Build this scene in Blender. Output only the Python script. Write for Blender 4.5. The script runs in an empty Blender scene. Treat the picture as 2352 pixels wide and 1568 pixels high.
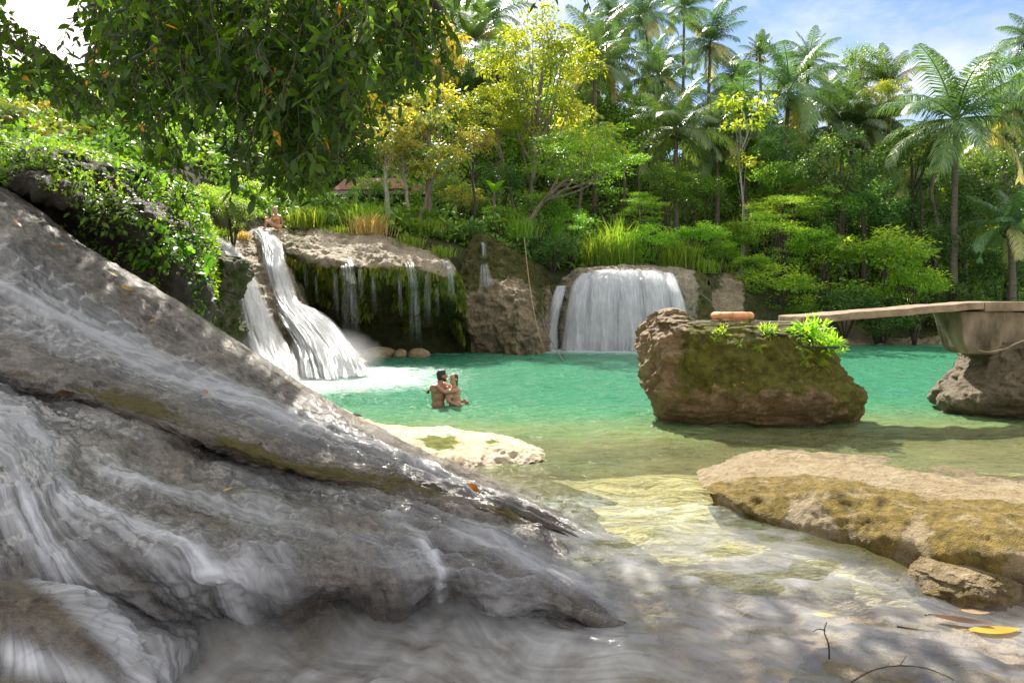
import bpy, bmesh, math, random
import numpy as np
from mathutils import Vector, Matrix
from mathutils.bvhtree import BVHTree
R = math.radians
rng = np.random.default_rng(7)
random.seed(7)
SC = bpy.context.scene
COL = SC.collection
# ------------------------------------------------------------------ view geometry
F, CX, HY, H = 1568.0, 1176.0, 700.0, 2.02      # working units: a 2352 x 1568 view, horizon at 700, eye 2.02 m above the pool
def P(px, py, d): return np.array([(px - CX) * d / F, d, H - (py - HY) * d / F])
def PW(px, d, z): return np.array([(px - CX) * d / F, d, z])

# ------------------------------------------------------------------ numpy noise
_perm = np.random.default_rng(3).permutation(256); _perm = np.concatenate([_perm, _perm, _perm])
_g = np.random.default_rng(4).normal(size=(256, 3)); _g /= np.linalg.norm(_g, axis=1)[:, None]
def perlin(p):
    p = np.asarray(p, float); i = np.floor(p).astype(int); f = p - i; i &= 255
    u = f * f * f * (f * (f * 6 - 15) + 10); out = np.zeros(len(p))
    for dx in (0, 1):
        for dy in (0, 1):
            for dz in (0, 1):
                h = _perm[_perm[_perm[i[:, 0] + dx] + i[:, 1] + dy] + i[:, 2] + dz]
                g = _g[h]; q = f - np.array([dx, dy, dz])
                w = (u[:, 0] if dx else 1 - u[:, 0]) * (u[:, 1] if dy else 1 - u[:, 1]) * (u[:, 2] if dz else 1 - u[:, 2])
                out += w * (g * q).sum(1)
    return out * 1.6
def fbm(p, octv=4, lac=2.1, gain=0.5):
    p = np.asarray(p, float); a, s, o = 1.0, 1.0, np.zeros(len(p))
    for k in range(octv):
        o += a * perlin(p * s + 17.3 * k); s *= lac; a *= gain
    return o
def ridged(p, octv=3):
    p = np.asarray(p, float); a, s, o = 1.0, 1.0, np.zeros(len(p))
    for k in range(octv):
        o += a * (1 - 2 * np.abs(perlin(p * s + 9.1 * k))); s *= 2.1; a *= .5
    return o
def sstep(a, b, x): t = np.clip((x - a) / (b - a), 0, 1); return t * t * (3 - 2 * t)

# ------------------------------------------------------------------ meshes
def mesh(name, V, faces, mats=(), attrs=None, smooth=True, midx=None):
    """faces: list of int arrays (m,3) or (m,4)"""
    V = np.asarray(V, np.float32); me = bpy.data.meshes.new(name)
    faces = [np.asarray(f, np.int32) for f in faces if len(f)]
    me.vertices.add(len(V)); me.vertices.foreach_set('co', V.ravel())
    loops = np.concatenate([f.ravel() for f in faces]); tot = np.concatenate([np.full(len(f), f.shape[1], np.int32) for f in faces])
    me.loops.add(len(loops)); me.loops.foreach_set('vertex_index', loops)
    me.polygons.add(len(tot)); st = np.concatenate([[0], np.cumsum(tot)[:-1]]).astype(np.int32)
    me.polygons.foreach_set('loop_start', st)
    if midx is not None: me.polygons.foreach_set('material_index', np.asarray(midx, np.int32))
    me.update(calc_edges=True)
    me.polygons.foreach_set('use_smooth', np.full(len(tot), smooth, bool))
    for m in mats: me.materials.append(m)
    for k, a in (attrs or {}).items():
        at = me.attributes.new(k, 'FLOAT', 'POINT'); at.data.foreach_set('value', np.asarray(a, np.float32))
    return me
def obj(name, me, parent=None, loc=None, **props):
    o = bpy.data.objects.new(name, me); COL.objects.link(o)
    if parent is not None: o.parent = parent
    if loc is not None: o.location = loc
    for k, v in props.items(): o[k] = v
    return o
def thing(name, label, cat, loc=(0, 0, 0), group=None, rotz=0, scale=1):
    o = bpy.data.objects.new(name, None); COL.objects.link(o)
    o.location = loc; o.rotation_euler = (0, 0, rotz); o.scale = (scale,) * 3
    o.empty_display_size = .1
    o['label'] = label; o['category'] = cat
    if group: o['group'] = group
    return o
class Buf:
    def __init__(s): s.V, s.Q, s.T, s.A, s.n = [], [], [], {}, 0
    def add(s, V, Q=None, T=None, **attrs):
        V = np.asarray(V, float).reshape(-1, 3)
        if Q is not None and len(Q): s.Q.append(np.asarray(Q) + s.n)
        if T is not None and len(T): s.T.append(np.asarray(T) + s.n)
        for k in attrs: s.A.setdefault(k, [])
        for k in s.A: s.A[k].append(np.broadcast_to(np.asarray(attrs.get(k, 0.0), float), (len(V),)))
        s.V.append(V); s.n += len(V)
    def mesh(s, name, mats, smooth=True):
        fs = []
        if s.Q: fs.append(np.concatenate(s.Q))
        if s.T: fs.append(np.concatenate(s.T))
        return mesh(name, np.concatenate(s.V), fs, mats, {k: np.concatenate(v) for k, v in s.A.items()}, smooth)
def unit(v): v = np.asarray(v, float); return v / (np.linalg.norm(v, axis=-1, keepdims=True) + 1e-9)
def tube(buf, pts, rad, n=8, cap=True, **attrs):
    pts = np.asarray(pts, float); m = len(pts); rad = np.broadcast_to(np.asarray(rad, float), (m,))
    t = unit(np.gradient(pts, axis=0)); up = np.array([0, 0, 1.]) if abs(t[0][2]) < .9 else np.array([1., 0, 0])
    a = unit(np.cross(t[0], up)); V = []
    for i in range(m):
        a = unit(a - t[i] * (a @ t[i])); b = np.cross(t[i], a); th = np.linspace(0, 2 * np.pi, n, endpoint=False)
        V.append(pts[i] + rad[i] * (np.cos(th)[:, None] * a + np.sin(th)[:, None] * b))
    V = np.concatenate(V); i, j = np.meshgrid(np.arange(m - 1), np.arange(n), indexing='ij'); i, j = i.ravel(), j.ravel()
    Q = np.stack([i * n + j, i * n + (j + 1) % n, (i + 1) * n + (j + 1) % n, (i + 1) * n + j], 1); T = []
    if cap:
        V = np.concatenate([V, pts[:1], pts[-1:]])
        for k in range(n):
            T.append([m * n, (k + 1) % n, k]); T.append([m * n + 1, (m - 1) * n + k, (m - 1) * n + (k + 1) % n])
    buf.add(V, Q, np.array(T).reshape(-1, 3), **attrs)
def crom(pts, n, chord=True):
    """Catmull-Rom through pts (k,...) resampled at n"""
    pts = np.asarray(pts, float); k = len(pts)
    if k == 2: t = np.linspace(0, 1, n); return pts[0] + (pts[1] - pts[0]) * t.reshape((-1,) + (1,) * (pts.ndim - 1))
    ext = np.concatenate([[2 * pts[0] - pts[1]], pts, [2 * pts[-1] - pts[-2]]])
    if chord:
        dl = np.linalg.norm((pts[1:] - pts[:-1]).reshape(k - 1, -1), axis=1) ** .8 + 1e-6; cum = np.concatenate([[0], np.cumsum(dl)])
        x = np.linspace(0, cum[-1], n); s = np.interp(x, cum, np.arange(k))
    else: s = np.linspace(0, k - 1, n)
    i = np.minimum(s.astype(int), k - 2); f = (s - i).reshape((-1,) + (1,) * (pts.ndim - 1))
    a, b, c, d = ext[i], ext[i + 1], ext[i + 2], ext[i + 3]
    return .5 * (2 * b + (c - a) * f + (2 * a - 5 * b + 4 * c - d) * f * f + (3 * b - a - 3 * c + d) * f ** 3)
def loft(cols, nu, nv, world=False):
    """cols: control polylines of (px,py,d) (or xyz); returns a grid (nu,nv,3)"""
    C = [crom([p if world else P(*p) for p in c], nv) for c in cols]
    return crom(np.array(C), nu)
def grid_normals(G):
    du = np.gradient(G, axis=0); dv = np.gradient(G, axis=1); n = unit(np.cross(du, dv))
    c = np.array([0, 0, H]); s = np.sign(((c - G) * n).sum(-1).mean()); return n * (s if s else 1)
def gridq(nu, nv, wrap=False):
    i, j = np.meshgrid(np.arange(nu if wrap else nu - 1), np.arange(nv - 1), indexing='ij'); i, j = i.ravel(), j.ravel(); k = (i + 1) % nu
    return np.stack([i * nv + j, k * nv + j, k * nv + j + 1, i * nv + j + 1], 1)
def displace(G, amp, freq, octv=5, seed=0., kind='f', aniso=(1, 1, 1)):
    n = grid_normals(G); p = G.reshape(-1, 3) * np.asarray(aniso) * freq + seed
    h = (fbm(p, octv) if kind == 'f' else ridged(p, octv) - .6).reshape(G.shape[:2]); return G + n * (amp * h)[..., None]
ROCKS = []                                             # (V, Q) of walkable rock, for laying leaves and twigs
def surf(name, G, mat, attrs=None, wrap=False, keep=True, **kw):
    Q = gridq(G.shape[0], G.shape[1], wrap); V = G.reshape(-1, 3)
    # orient to the viewer side
    f = V[Q]; nn = np.cross(f[:, 2] - f[:, 0], f[:, 3] - f[:, 1])
    if wrap: s = (nn * (f.mean(1) - V.mean(0))).sum()
    else: s = (nn * (np.array([0, 0, H]) - f.mean(1))).sum()
    if s < 0: Q = Q[:, ::-1]
    if keep: ROCKS.append((V, Q))
    return mesh(name, V, [Q], [mat], attrs)
# ------------------------------------------------------------------ materials
def newmat(name):
    m = bpy.data.materials.new(name); m.use_nodes = True; nt = m.node_tree; nt.nodes.clear()
    return m, nt, nt.nodes.new('ShaderNodeOutputMaterial')
class N:
    """terse node building"""
    def __init__(s, nt): s.nt = nt
    def __call__(s, t, **kw):
        n = s.nt.nodes.new('ShaderNode' + t)
        for k, v in kw.items():
            if k in n.inputs.keys() if isinstance(k, str) else False: s.put(n.inputs[k], v)
            else: setattr(n, k, v)
        return n
    def put(s, sock, v):
        if isinstance(v, bpy.types.NodeSocket): s.nt.links.new(v, sock)
        elif isinstance(v, bpy.types.Node): s.nt.links.new(v.outputs[0], sock)
        else:
            if hasattr(sock.default_value, '__len__') and not isinstance(v, str) and hasattr(v, '__len__'):
                v = tuple(v) + (1,) * (len(sock.default_value) - len(v))
            sock.default_value = v
    def noise(s, vec, scale, detail=4, rough=.55, dist=0., out=0):
        n = s.nt.nodes.new('ShaderNodeTexNoise'); s.put(n.inputs['Vector'], vec); n.inputs['Scale'].default_value = scale
        n.inputs['Detail'].default_value = detail; n.inputs['Roughness'].default_value = rough; n.inputs['Distortion'].default_value = dist
        return n.outputs[out]
    def ramp(s, f, stops, interp='LINEAR'):
        n = s.nt.nodes.new('ShaderNodeValToRGB'); s.put(n.inputs[0], f); cr = n.color_ramp; cr.interpolation = interp
        while len(cr.elements) < len(stops): cr.elements.new(.5)
        for e, (p, c) in zip(cr.elements, stops):
            e.position = p; e.color = (c, c, c, 1) if not hasattr(c, '__len__') else tuple(c) + (1,) * (4 - len(c))
        return n.outputs[0]
    def math(s, op, a, b=0., c=None, clamp=False):
        n = s.nt.nodes.new('ShaderNodeMath'); n.operation = op; n.use_clamp = clamp
        s.put(n.inputs[0], a); s.put(n.inputs[1], b)
        if c is not None: s.put(n.inputs[2], c)
        return n.outputs[0]
    def mix(s, f, a, b, bt='MIX'):
        n = s.nt.nodes.new('ShaderNodeMix'); n.data_type = 'RGBA'; n.blend_type = bt
        s.put(n.inputs[0], f); s.put(n.inputs[6], a); s.put(n.inputs[7], b); return n.outputs[2]
    def attr(s, name, out=2):
        n = s.nt.nodes.new('ShaderNodeAttribute'); n.attribute_name = name; return n.outputs[out]
    def xyz(s, x, y, z):
        n = s.nt.nodes.new('ShaderNodeCombineXYZ'); s.put(n.inputs[0], x); s.put(n.inputs[1], y); s.put(n.inputs[2], z); return n.outputs[0]
    def scale(s, vec, sc):
        n = s.nt.nodes.new('ShaderNodeVectorMath'); n.operation = 'MULTIPLY'; s.put(n.inputs[0], vec); n.inputs[1].default_value = sc; return n.outputs[0]
    def bump(s, h, strength=.4, dist=.05, nrm=None):
        n = s.nt.nodes.new('ShaderNodeBump'); s.put(n.inputs['Height'], h); n.inputs['Strength'].default_value = strength; n.inputs['Distance'].default_value = dist
        if nrm is not None: s.put(n.inputs['Normal'], nrm)
        return n.outputs[0]
    def mixsh(s, f, a, b):
        n = s.nt.nodes.new('ShaderNodeMixShader'); s.put(n.inputs[0], f); s.put(n.inputs[1], a); s.put(n.inputs[2], b); return n.outputs[0]
    def pos(s): return s.nt.nodes.new('ShaderNodeNewGeometry').outputs['Position']
    def objco(s): return s.nt.nodes.new('ShaderNodeTexCoord').outputs['Object']

def rock_mat(name, base, dark, light, moss=(.06, .08, .012), moss2=(.14, .13, .02), scale=1., rough=(.55, .85), bump=.5, bdist=.06, aniso=(1, 1, 1), spec=.4, mossbase=0.0, pits=.5, streak=0., wet=.55):
    m, nt, out = newmat(name); n = N(nt); p = n.scale(n.pos(), aniso)
    a = n.noise(p, 1.3 * scale, 6, .6, .4); b = n.noise(p, 9 * scale, 5, .62); c = n.noise(p, 38 * scale, 3, .6)
    col = n.ramp(a, [(.28, dark), (.48, base), (.72, light)])
    col = n.mix(n.math('MULTIPLY', n.ramp(b, [(.35, 1.), (.6, 0.)]), .65), col, dark)
    fine = n.noise(p, 130 * scale, 3, .65); col = n.mix(n.ramp(c, [(.54, 0.), (.72, .5)]), col, light); col = n.mix(n.ramp(fine, [(.30, .6), (.5, 0.)]), col, dark)
    vor = nt.nodes.new('ShaderNodeTexVoronoi'); n.put(vor.inputs['Vector'], n.scale(n.pos(), (1, 1, .7))); vor.inputs['Scale'].default_value = 6 * scale
    pit = n.ramp(vor.outputs['Distance'], [(.0, 0.), (.28, 1.)])
    if streak:
        u, v = n.attr('fu'), n.attr('fv'); s1 = n.noise(n.xyz(n.math('MULTIPLY', u, 1.3), n.math('MULTIPLY', v, 11.), 0.), 1., 6, .68, .5); s2 = n.noise(n.xyz(n.math('MULTIPLY', u, 12.), n.math('MULTIPLY', v, 34.), 3.), 1., 4, .7)
        col = n.mix(n.ramp(s1, [(.36, streak), (.52, 0.)]), col, dark); col = n.mix(n.ramp(s2, [(.54, 0.), (.72, .5)]), col, light); b = n.math('ADD', n.math('MULTIPLY', s1, .9), n.math('MULTIPLY', s2, .45)); b = n.math('MULTIPLY', b, .75)
    # moss where the mesh says so, broken by noise
    mo = n.math('ADD', n.attr('moss'), mossbase)
    mm = n.math('MULTIPLY_ADD', n.noise(p, 3.1 * scale, 6, .68), 1.7, -.85)
    mm = n.ramp(n.math('ADD', mo, n.math('MULTIPLY', mm, .8)), [(.42, 0.), (.62, 1.)])
    mcol = n.mix(n.ramp(n.noise(p, 5 * scale, 5, .7), [(.35, 0.), (.65, 1.)]), moss, moss2)
    col = n.mix(mm, col, mcol)
    sz_ = nt.nodes.new('ShaderNodeSeparateXYZ'); n.put(sz_.inputs[0], n.pos())          # splashed band just above the water
    wf = n.math('MULTIPLY', n.ramp(n.math('MULTIPLY_ADD', n.noise(n.pos(), 4., 3), .22, n.math('SUBTRACT', sz_.outputs[2], .05)), [(.07, 1.), (.13, 0.)]), wet); col = n.mix(wf, col, n.mix(1., col, (.42, .38, .32), 'MULTIPLY'))
    bs = n.nt.nodes.new('ShaderNodeBsdfPrincipled'); n.put(bs.inputs['Base Color'], col)
    rg = n.ramp(b, [(.3, rough[0]), (.7, rough[1])]); rg2 = n.mix(wf, n.mix(mm, rg, (.9, .9, .9)), (.2, .2, .2)); n.put(bs.inputs['Roughness'], rg2)
    bs.inputs['Specular IOR Level'].default_value = spec
    h = n.math('ADD', n.math('MULTIPLY', b, 1.), n.math('MULTIPLY_ADD', fine, .2, n.math('MULTIPLY', c, .45))); h = n.math('ADD', h, n.math('MULTIPLY', pit, .35 * pits))
    h = n.math('ADD', h, n.math('MULTIPLY', n.math('MULTIPLY', mm, n.noise(p, 60 * scale, 2)), .8))
    n.put(bs.inputs['Normal'], n.bump(h, bump, bdist)); nt.links.new(bs.outputs[0], out.inputs[0]); return m

LG = 2.15
def leaf_mat(name, cols, trans=.42, rough=.42, spec=.45, glow=1.5, LG=LG):
    m, nt, out = newmat(name); n = N(nt)
    cols = [tuple(min(.75, v * LG) for v in c) for c in cols]; t = n.attr('tint'); k = len(cols); col = n.ramp(t, [(i / (k - 1), c) for i, c in enumerate(cols)])
    oi = nt.nodes.new('ShaderNodeObjectInfo')
    hs = nt.nodes.new('ShaderNodeHueSaturation'); n.put(hs.inputs['Color'], col)
    n.put(hs.inputs['Value'], n.math('MULTIPLY_ADD', oi.outputs['Random'], .4, .8)); n.put(hs.inputs['Hue'], n.math('MULTIPLY_ADD', oi.outputs['Random'], .03, .485))
    bs = nt.nodes.new('ShaderNodeBsdfPrincipled'); nt.links.new(hs.outputs[0], bs.inputs['Base Color']); bs.inputs['Roughness'].default_value = rough; bs.inputs['Specular IOR Level'].default_value = spec
    tr = nt.nodes.new('ShaderNodeBsdfTranslucent'); n.put(tr.inputs['Color'], n.mix(1., hs.outputs[0], (glow * 1.1, glow * 1.05, .55), 'MULTIPLY'))
    nt.links.new(n.mixsh(trans, bs, tr), out.inputs[0]); return m
def plain(name, col, rough=.6, spec=.4, var=.25, scale=12, bump=.2, aniso=(1, 1, 1), col2=None):
    m, nt, out = newmat(name); n = N(nt); p = n.scale(n.objco(), aniso); a = n.noise(p, scale, 5, .6)
    c2 = col2 or tuple(c * (1 - var * 1.6) for c in col); c = n.ramp(a, [(.3, c2), (.7, col)])
    bs = nt.nodes.new('ShaderNodeBsdfPrincipled'); n.put(bs.inputs['Base Color'], c); bs.inputs['Roughness'].default_value = rough; bs.inputs['Specular IOR Level'].default_value = spec
    n.put(bs.inputs['Normal'], n.bump(a, bump, .02)); nt.links.new(bs.outputs[0], out.inputs[0]); return m
def silk_mat(name, fu=.8, fv=16., gain=1.25, white=(.86, .87, .9), film=.05, rough=.25, soft=.35, lo=.3, soften=0., brk=.5, cross=False):
    """moving water drawn out into threads: coverage follows noise stretched along the flow"""
    m, nt, out = newmat(name); n = N(nt)
    u, v, fo = n.attr('fu'), n.attr('fv'), n.attr('foam')
    wob = n.noise(n.xyz(n.math('MULTIPLY', u, 1.1), n.math('MULTIPLY', v, 1.1), 0.), 1., 3, .6)
    vv = n.math('ADD', v, n.math('MULTIPLY', wob, .16))
    s1 = n.noise(n.xyz(n.math('MULTIPLY', u, fu), n.math('MULTIPLY', vv, fv), 1.7), 1., 4, .62)
    s2 = n.noise(n.xyz(n.math('MULTIPLY', u, fu * .6), n.math('MULTIPLY', vv, fv * 3.1), 8.2), 1., 3, .6)
    if cross:
        uw = n.math('ADD', u, n.math('MULTIPLY', wob, .2)); c1 = n.noise(n.xyz(n.math('MULTIPLY', uw, fv * .9), n.math('MULTIPLY', v, fu * 1.6), 1.7), 1., 4, .62); c2 = n.noise(n.xyz(n.math('MULTIPLY', uw, fv * 2.6), n.math('MULTIPLY', v, fu), 8.2), 1., 3, .6)
        dp = n.attr('drop'); s1 = n.mix(dp, s1, c1); s2 = n.mix(dp, s2, c2)
    st = n.math('ADD', n.math('MULTIPLY', s1, .7 - .4 * soften), n.math('MULTIPLY', s2, .3))
    bl = n.noise(n.pos(), 2.6, 5, .62, .6); st = n.math('ADD', st, n.math('MULTIPLY', bl, .4 * soften))
    st = n.ramp(st, [(lo, 0.), (.68, 1.)])
    bk = n.ramp(n.noise(n.pos(), 1.7, 4, .6, .4), [(.32, 1 - brk), (.6, 1.)]); al = n.math('MULTIPLY', n.math('MULTIPLY', fo, bk), n.math('MULTIPLY_ADD', st, gain, soft), clamp=True)
    df = nt.nodes.new('ShaderNodeBsdfDiffuse'); n.put(df.inputs['Color'], white)
    tl = nt.nodes.new('ShaderNodeBsdfTranslucent'); n.put(tl.inputs['Color'], white)
    w = n.mixsh(.45, df, tl)
    gl = nt.nodes.new('ShaderNodeBsdfGlossy'); gl.inputs['Roughness'].default_value = rough
    bn = n.bump(st, .25, .02); n.put(gl.inputs['Normal'], bn)
    tp = nt.nodes.new('ShaderNodeBsdfTransparent')
    fr = nt.nodes.new('ShaderNodeFresnel'); fr.inputs['IOR'].default_value = 1.33; n.put(fr.inputs['Normal'], bn)
    clear = n.mixsh(n.math('MULTIPLY', n.math('MULTIPLY', fr, film * 8, clamp=True), n.math('MULTIPLY', fo, 3., clamp=True)), tp, gl)
    nt.links.new(n.mixsh(al, clear, w), out.inputs[0]); return m
# ------------------------------------------------------------------ camera, sun, sky
cam = bpy.data.cameras.new('camera'); co = bpy.data.objects.new('camera', cam); COL.objects.link(co); SC.camera = co
co.location = (0, 0, H); co.rotation_euler = (R(90), 0, 0); cam.sensor_width = 36; cam.lens = 36 * F / 2352; cam.shift_y = -(784 - HY) / 2352
cam.clip_start = .05; cam.clip_end = 4000
SUN_EL, SUN_AZ = 48., -11.                       # azimuth measured from +Y towards +X
sd = Vector((math.sin(R(SUN_AZ)) * math.cos(R(SUN_EL)), math.cos(R(SUN_AZ)) * math.cos(R(SUN_EL)), math.sin(R(SUN_EL))))
sl = bpy.data.lights.new('sun', 'SUN'); sl.energy = 4.5; sl.angle = R(.55); sl.color = (1, .94, .83)
so = bpy.data.objects.new('sun', sl); COL.objects.link(so); so.rotation_euler = sd.to_track_quat('Z', 'Y').to_euler()
W = bpy.data.worlds.new('World'); SC.world = W; W.use_nodes = True; nt = W.node_tree; nt.nodes.clear(); n = N(nt)
sky = nt.nodes.new('ShaderNodeTexSky'); sky.sky_type = 'NISHITA'; sky.sun_disc = False; sky.sun_elevation = R(SUN_EL); sky.sun_rotation = R(SUN_AZ); sky.altitude = 50
sky.air_density = 1.3; sky.dust_density = .6; sky.ozone_density = 3
tc = nt.nodes.new('ShaderNodeTexCoord').outputs['Generated']
sp = nt.nodes.new('ShaderNodeSeparateXYZ'); nt.links.new(tc, sp.inputs[0])
zz = n.math('ADD', n.math('MAXIMUM', sp.outputs[2], 0.), .14)
cp = n.xyz(n.math('DIVIDE', sp.outputs[0], zz), n.math('DIVIDE', sp.outputs[1], zz), 0.)
cn = n.noise(cp, 1.15, 7, .58, .35); cb = n.noise(n.scale(cp, (1, 1.6, 1)), .5, 3, .5)
dt = nt.nodes.new('ShaderNodeVectorMath'); dt.operation = 'DOT_PRODUCT'; nt.links.new(tc, dt.inputs[0])
lf = Vector((-.72, .9, .42)).normalized(); dt.inputs[1].default_value = lf
leftw = n.ramp(dt.outputs['Value'], [(.72, 0.), (.97, 1.)])
d2 = nt.nodes.new('ShaderNodeVectorMath'); d2.operation = 'DOT_PRODUCT'; nt.links.new(tc, d2.inputs[0]); d2.inputs[1].default_value = Vector((.42, .83, .36)).normalized()
gap = n.ramp(d2.outputs['Value'], [(.80, 0.), (.93, 1.)])
hsv = nt.nodes.new('ShaderNodeHueSaturation'); nt.links.new(sky.outputs[0], hsv.inputs['Color']); hsv.inputs['Saturation'].default_value = 1.15; hsv.inputs['Value'].default_value = .42; hsv.inputs['Hue'].default_value = .515
cc_ = n.math('ADD', n.math('MULTIPLY', cn, .85), n.math('MULTIPLY', cb, .25))
cm = n.ramp(n.math('ADD', cc_, n.math('MULTIPLY_ADD', gap, -.34, .34)), [(.50, 0.), (.70, .95)])
cbr = n.mix(leftw, n.mix(n.ramp(n.noise(cp, 2.3, 5), [(.3, 0.), (.7, 1.)]), (2.7, 2.7, 2.75), (3.9, 3.85, 3.8)), (7.5, 7.1, 6.4))
cl = n.mix(cm, hsv.outputs[0], cbr)
bg = nt.nodes.new('ShaderNodeBackground'); nt.links.new(cl, bg.inputs[0]); bg.inputs[1].default_value = .15
wo = nt.nodes.new('ShaderNodeOutputWorld'); nt.links.new(bg.outputs[0], wo.inputs[0])
vs = SC.view_settings; vs.view_transform = 'Standard'; vs.look = 'None'; vs.exposure = 1.4; vs.gamma = 1
cy = SC.cycles; SC.render.engine = 'CYCLES'
cy.max_bounces = 7; cy.diffuse_bounces = 3; cy.glossy_bounces = 3; cy.transmission_bounces = 5; cy.transparent_max_bounces = 24
cy.caustics_reflective = False; cy.caustics_refractive = False; cy.sample_clamp_indirect = 4; cy.sample_clamp_direct = 12
cy.use_denoising = True; cy.use_adaptive_sampling = True; cy.adaptive_threshold = .015

# ------------------------------------------------------------------ materials of the place
M = {}
M['lime'] = rock_mat('pale_limestone', (.46, .41, .33), (.20, .17, .125), (.62, .57, .47), scale=1.1, bump=.8, bdist=.1, rough=(.6, .85))
M['cliff'] = rock_mat('mossy_cliff', (.2, .165, .105), (.055, .048, .034), (.34, .28, .17), scale=.9, bump=.9, bdist=.16, moss=(.04, .055, .01), moss2=(.13, .13, .02))
M['slope'] = rock_mat('wet_travertine', (.155, .128, .105), (.026, .02, .017), (.33, .285, .24), scale=1.2, rough=(.08, .36), bump=1., bdist=.05, streak=.95, aniso=(.8, 1, 2.), spec=.6, moss=(.10, .085, .02), moss2=(.18, .15, .045), pits=.6, wet=0.)
M['tan'] = rock_mat('tan_limestone', (.46, .36, .20), (.24, .17, .08), (.62, .53, .37), scale=1.6, bump=.7, bdist=.06, moss=(.13, .10, .015), moss2=(.22, .17, .03), rough=(.6, .9))
M['boulder'] = rock_mat('brown_boulder', (.31, .205, .10), (.10, .064, .032), (.46, .33, .19), scale=1.5, bump=.9, bdist=.1, moss=(.085, .09, .012), moss2=(.23, .205, .03), pits=1.)
M['bed'] = rock_mat('pool_bed', (.58, .48, .24), (.34, .27, .13), (.66, .58, .36), scale=.7, bump=.5, moss=(.1, .1, .03), moss2=(.16, .14, .04), wet=0.)
M['streambed'] = rock_mat('stream_bed', (.28, .205, .115), (.11, .08, .045), (.40, .31, .19), scale=1.6, rough=(.2, .5), bump=.6, bdist=.05, moss=(.13, .1, .02), moss2=(.2, .15, .03), wet=0.)
M['soil'] = plain('forest_floor', (.05, .055, .02), .95, .1, .5, 3, .6, col2=(.02, .022, .01))
M['silk'] = silk_mat('falling_water', fv=11., gain=1.05, soft=.45, brk=.3, white=(.60, .615, .64), lo=.36)
M['film'] = silk_mat('slope_water', fu=.45, fv=12., gain=1.45, white=(.84, .85, .9), film=.14, rough=.14, soft=.22, lo=.35, soften=.15, brk=.3)
M['stream'] = silk_mat('stream_water', fu=.9, fv=4.2, gain=1.05, white=(.74, .75, .77), film=.16, rough=.1, soft=.12, lo=.32, soften=1.1, brk=.6)

# ------------------------------------------------------------------ hills and pool
bx = np.array([-60, -14, -12.6, -11, -9.5, -4, 0, 2, 5, 10, 13, 18, 80])
by = np.array([14, 15, 19, 27, 29.5, 29.8, 31.5, 33.6, 34.2, 34.2, 34.0, 36, 40])
bz = np.array([4.6, 4.8, 4.9, 5.0, 5.0, 4.7, 4.0, 3.4, 3.2, 2.6, 1.0, .35, .35])
def hill(x, y):
    x = np.asarray(x, float); y = np.asarray(y, float); yb = np.interp(x, bx, by); zb = np.interp(x, bx, bz); t = y - yb
    left = sstep(-8, -14, x); s1 = .46 - .27 * left - .10 * sstep(14, 30, x)
    up = np.clip(t, 0, None); z = zb + np.minimum(up, 12) * (s1 * .72) + np.clip(up - 12, 0, 26) * .50 + np.clip(up - 38, 0, 200) * .02
    z = np.where(t < 0, np.maximum(zb + t * 2.6, -3.), z)
    nz = fbm(np.stack([x.ravel() * .16, y.ravel() * .16, x.ravel() * 0], 1), 3).reshape(x.shape)
    return z + nz * .55 * sstep(0, 4, t)
ux = np.concatenate([np.linspace(-150, -62, 14), np.linspace(-60, 62, 190), np.linspace(66, 150, 14)])
uy = np.concatenate([np.linspace(14, 75, 150), np.linspace(78, 150, 14)])
X, Y = np.meshgrid(ux, uy, indexing='ij'); G = np.stack([X, Y, hill(X, Y)], -1)
obj('hillside', surf('hillside', G, M['soil'], keep=False), kind='structure')
def pooldepth(x, y):
    d = .16 + 2.3 * sstep(9.2, 15.5, y + .22 * (x - 1) * sstep(1, 4, x) * 0 - .9 * sstep(1.5, 5, x)) + .25 * sstep(7, 9, y)
    nz = fbm(np.stack([x.ravel() * .7, y.ravel() * .7, 0 * x.ravel()], 1), 3).reshape(x.shape); return np.maximum(d + nz * .12, .03)
X, Y = np.meshgrid(np.linspace(-30, 70, 420), np.linspace(4.9, 46, 250), indexing='ij'); G = np.stack([X, Y, -pooldepth(X, Y) - .13 * sstep(6.6, 4.4, Y)], -1)
obj('pool_bed', surf('pool_bed', G, M['bed'], {'moss': np.full(G.shape[:2], .08).ravel()}, keep=False), kind='structure')
# milky water: cloudier the deeper it stands; froth where the falls land
m, nt, out = newmat('pool_water'); n = N(nt); pos = n.pos()
wv = n.scale(pos, (1., 2.3, 1.)); w1 = n.noise(wv, 1.5, 3, .55, .3); w2 = n.noise(wv, 5.5, 3, .6, .2); w3 = n.noise(wv, 15., 2, .5)
hh = n.math('ADD', n.math('ADD', n.math('MULTIPLY', w1, .9), n.math('MULTIPLY', w2, .42)), n.math('MULTIPLY', w3, .10))
bn = n.bump(hh, .9, .12)
dep = n.attr('depth'); turb = n.ramp(n.math('MULTIPLY', dep, .4), [(.0, .02), (.10, .2), (.30, .62), (.8, .965)])
milk = n.ramp(n.math('MULTIPLY', dep, .4), [(.1, (.46, .42, .19)), (.3, (.28, .36, .15)), (.62, (.10, .27, .13)), (1., (.05, .205, .12))])
milk = n.mix(n.ramp(n.noise(n.scale(pos, (1, 2, 1)), .45, 3), [(.4, 0.), (.7, .35)]), milk, (.03, .22, .10))
df = nt.nodes.new('ShaderNodeBsdfDiffuse'); n.put(df.inputs['Color'], milk); n.put(df.inputs['Normal'], bn)
tp = nt.nodes.new('ShaderNodeBsdfTransparent'); tp.inputs['Color'].default_value = (.93, .97, .88, 1)
body = n.mixsh(turb, tp, df)
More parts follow.
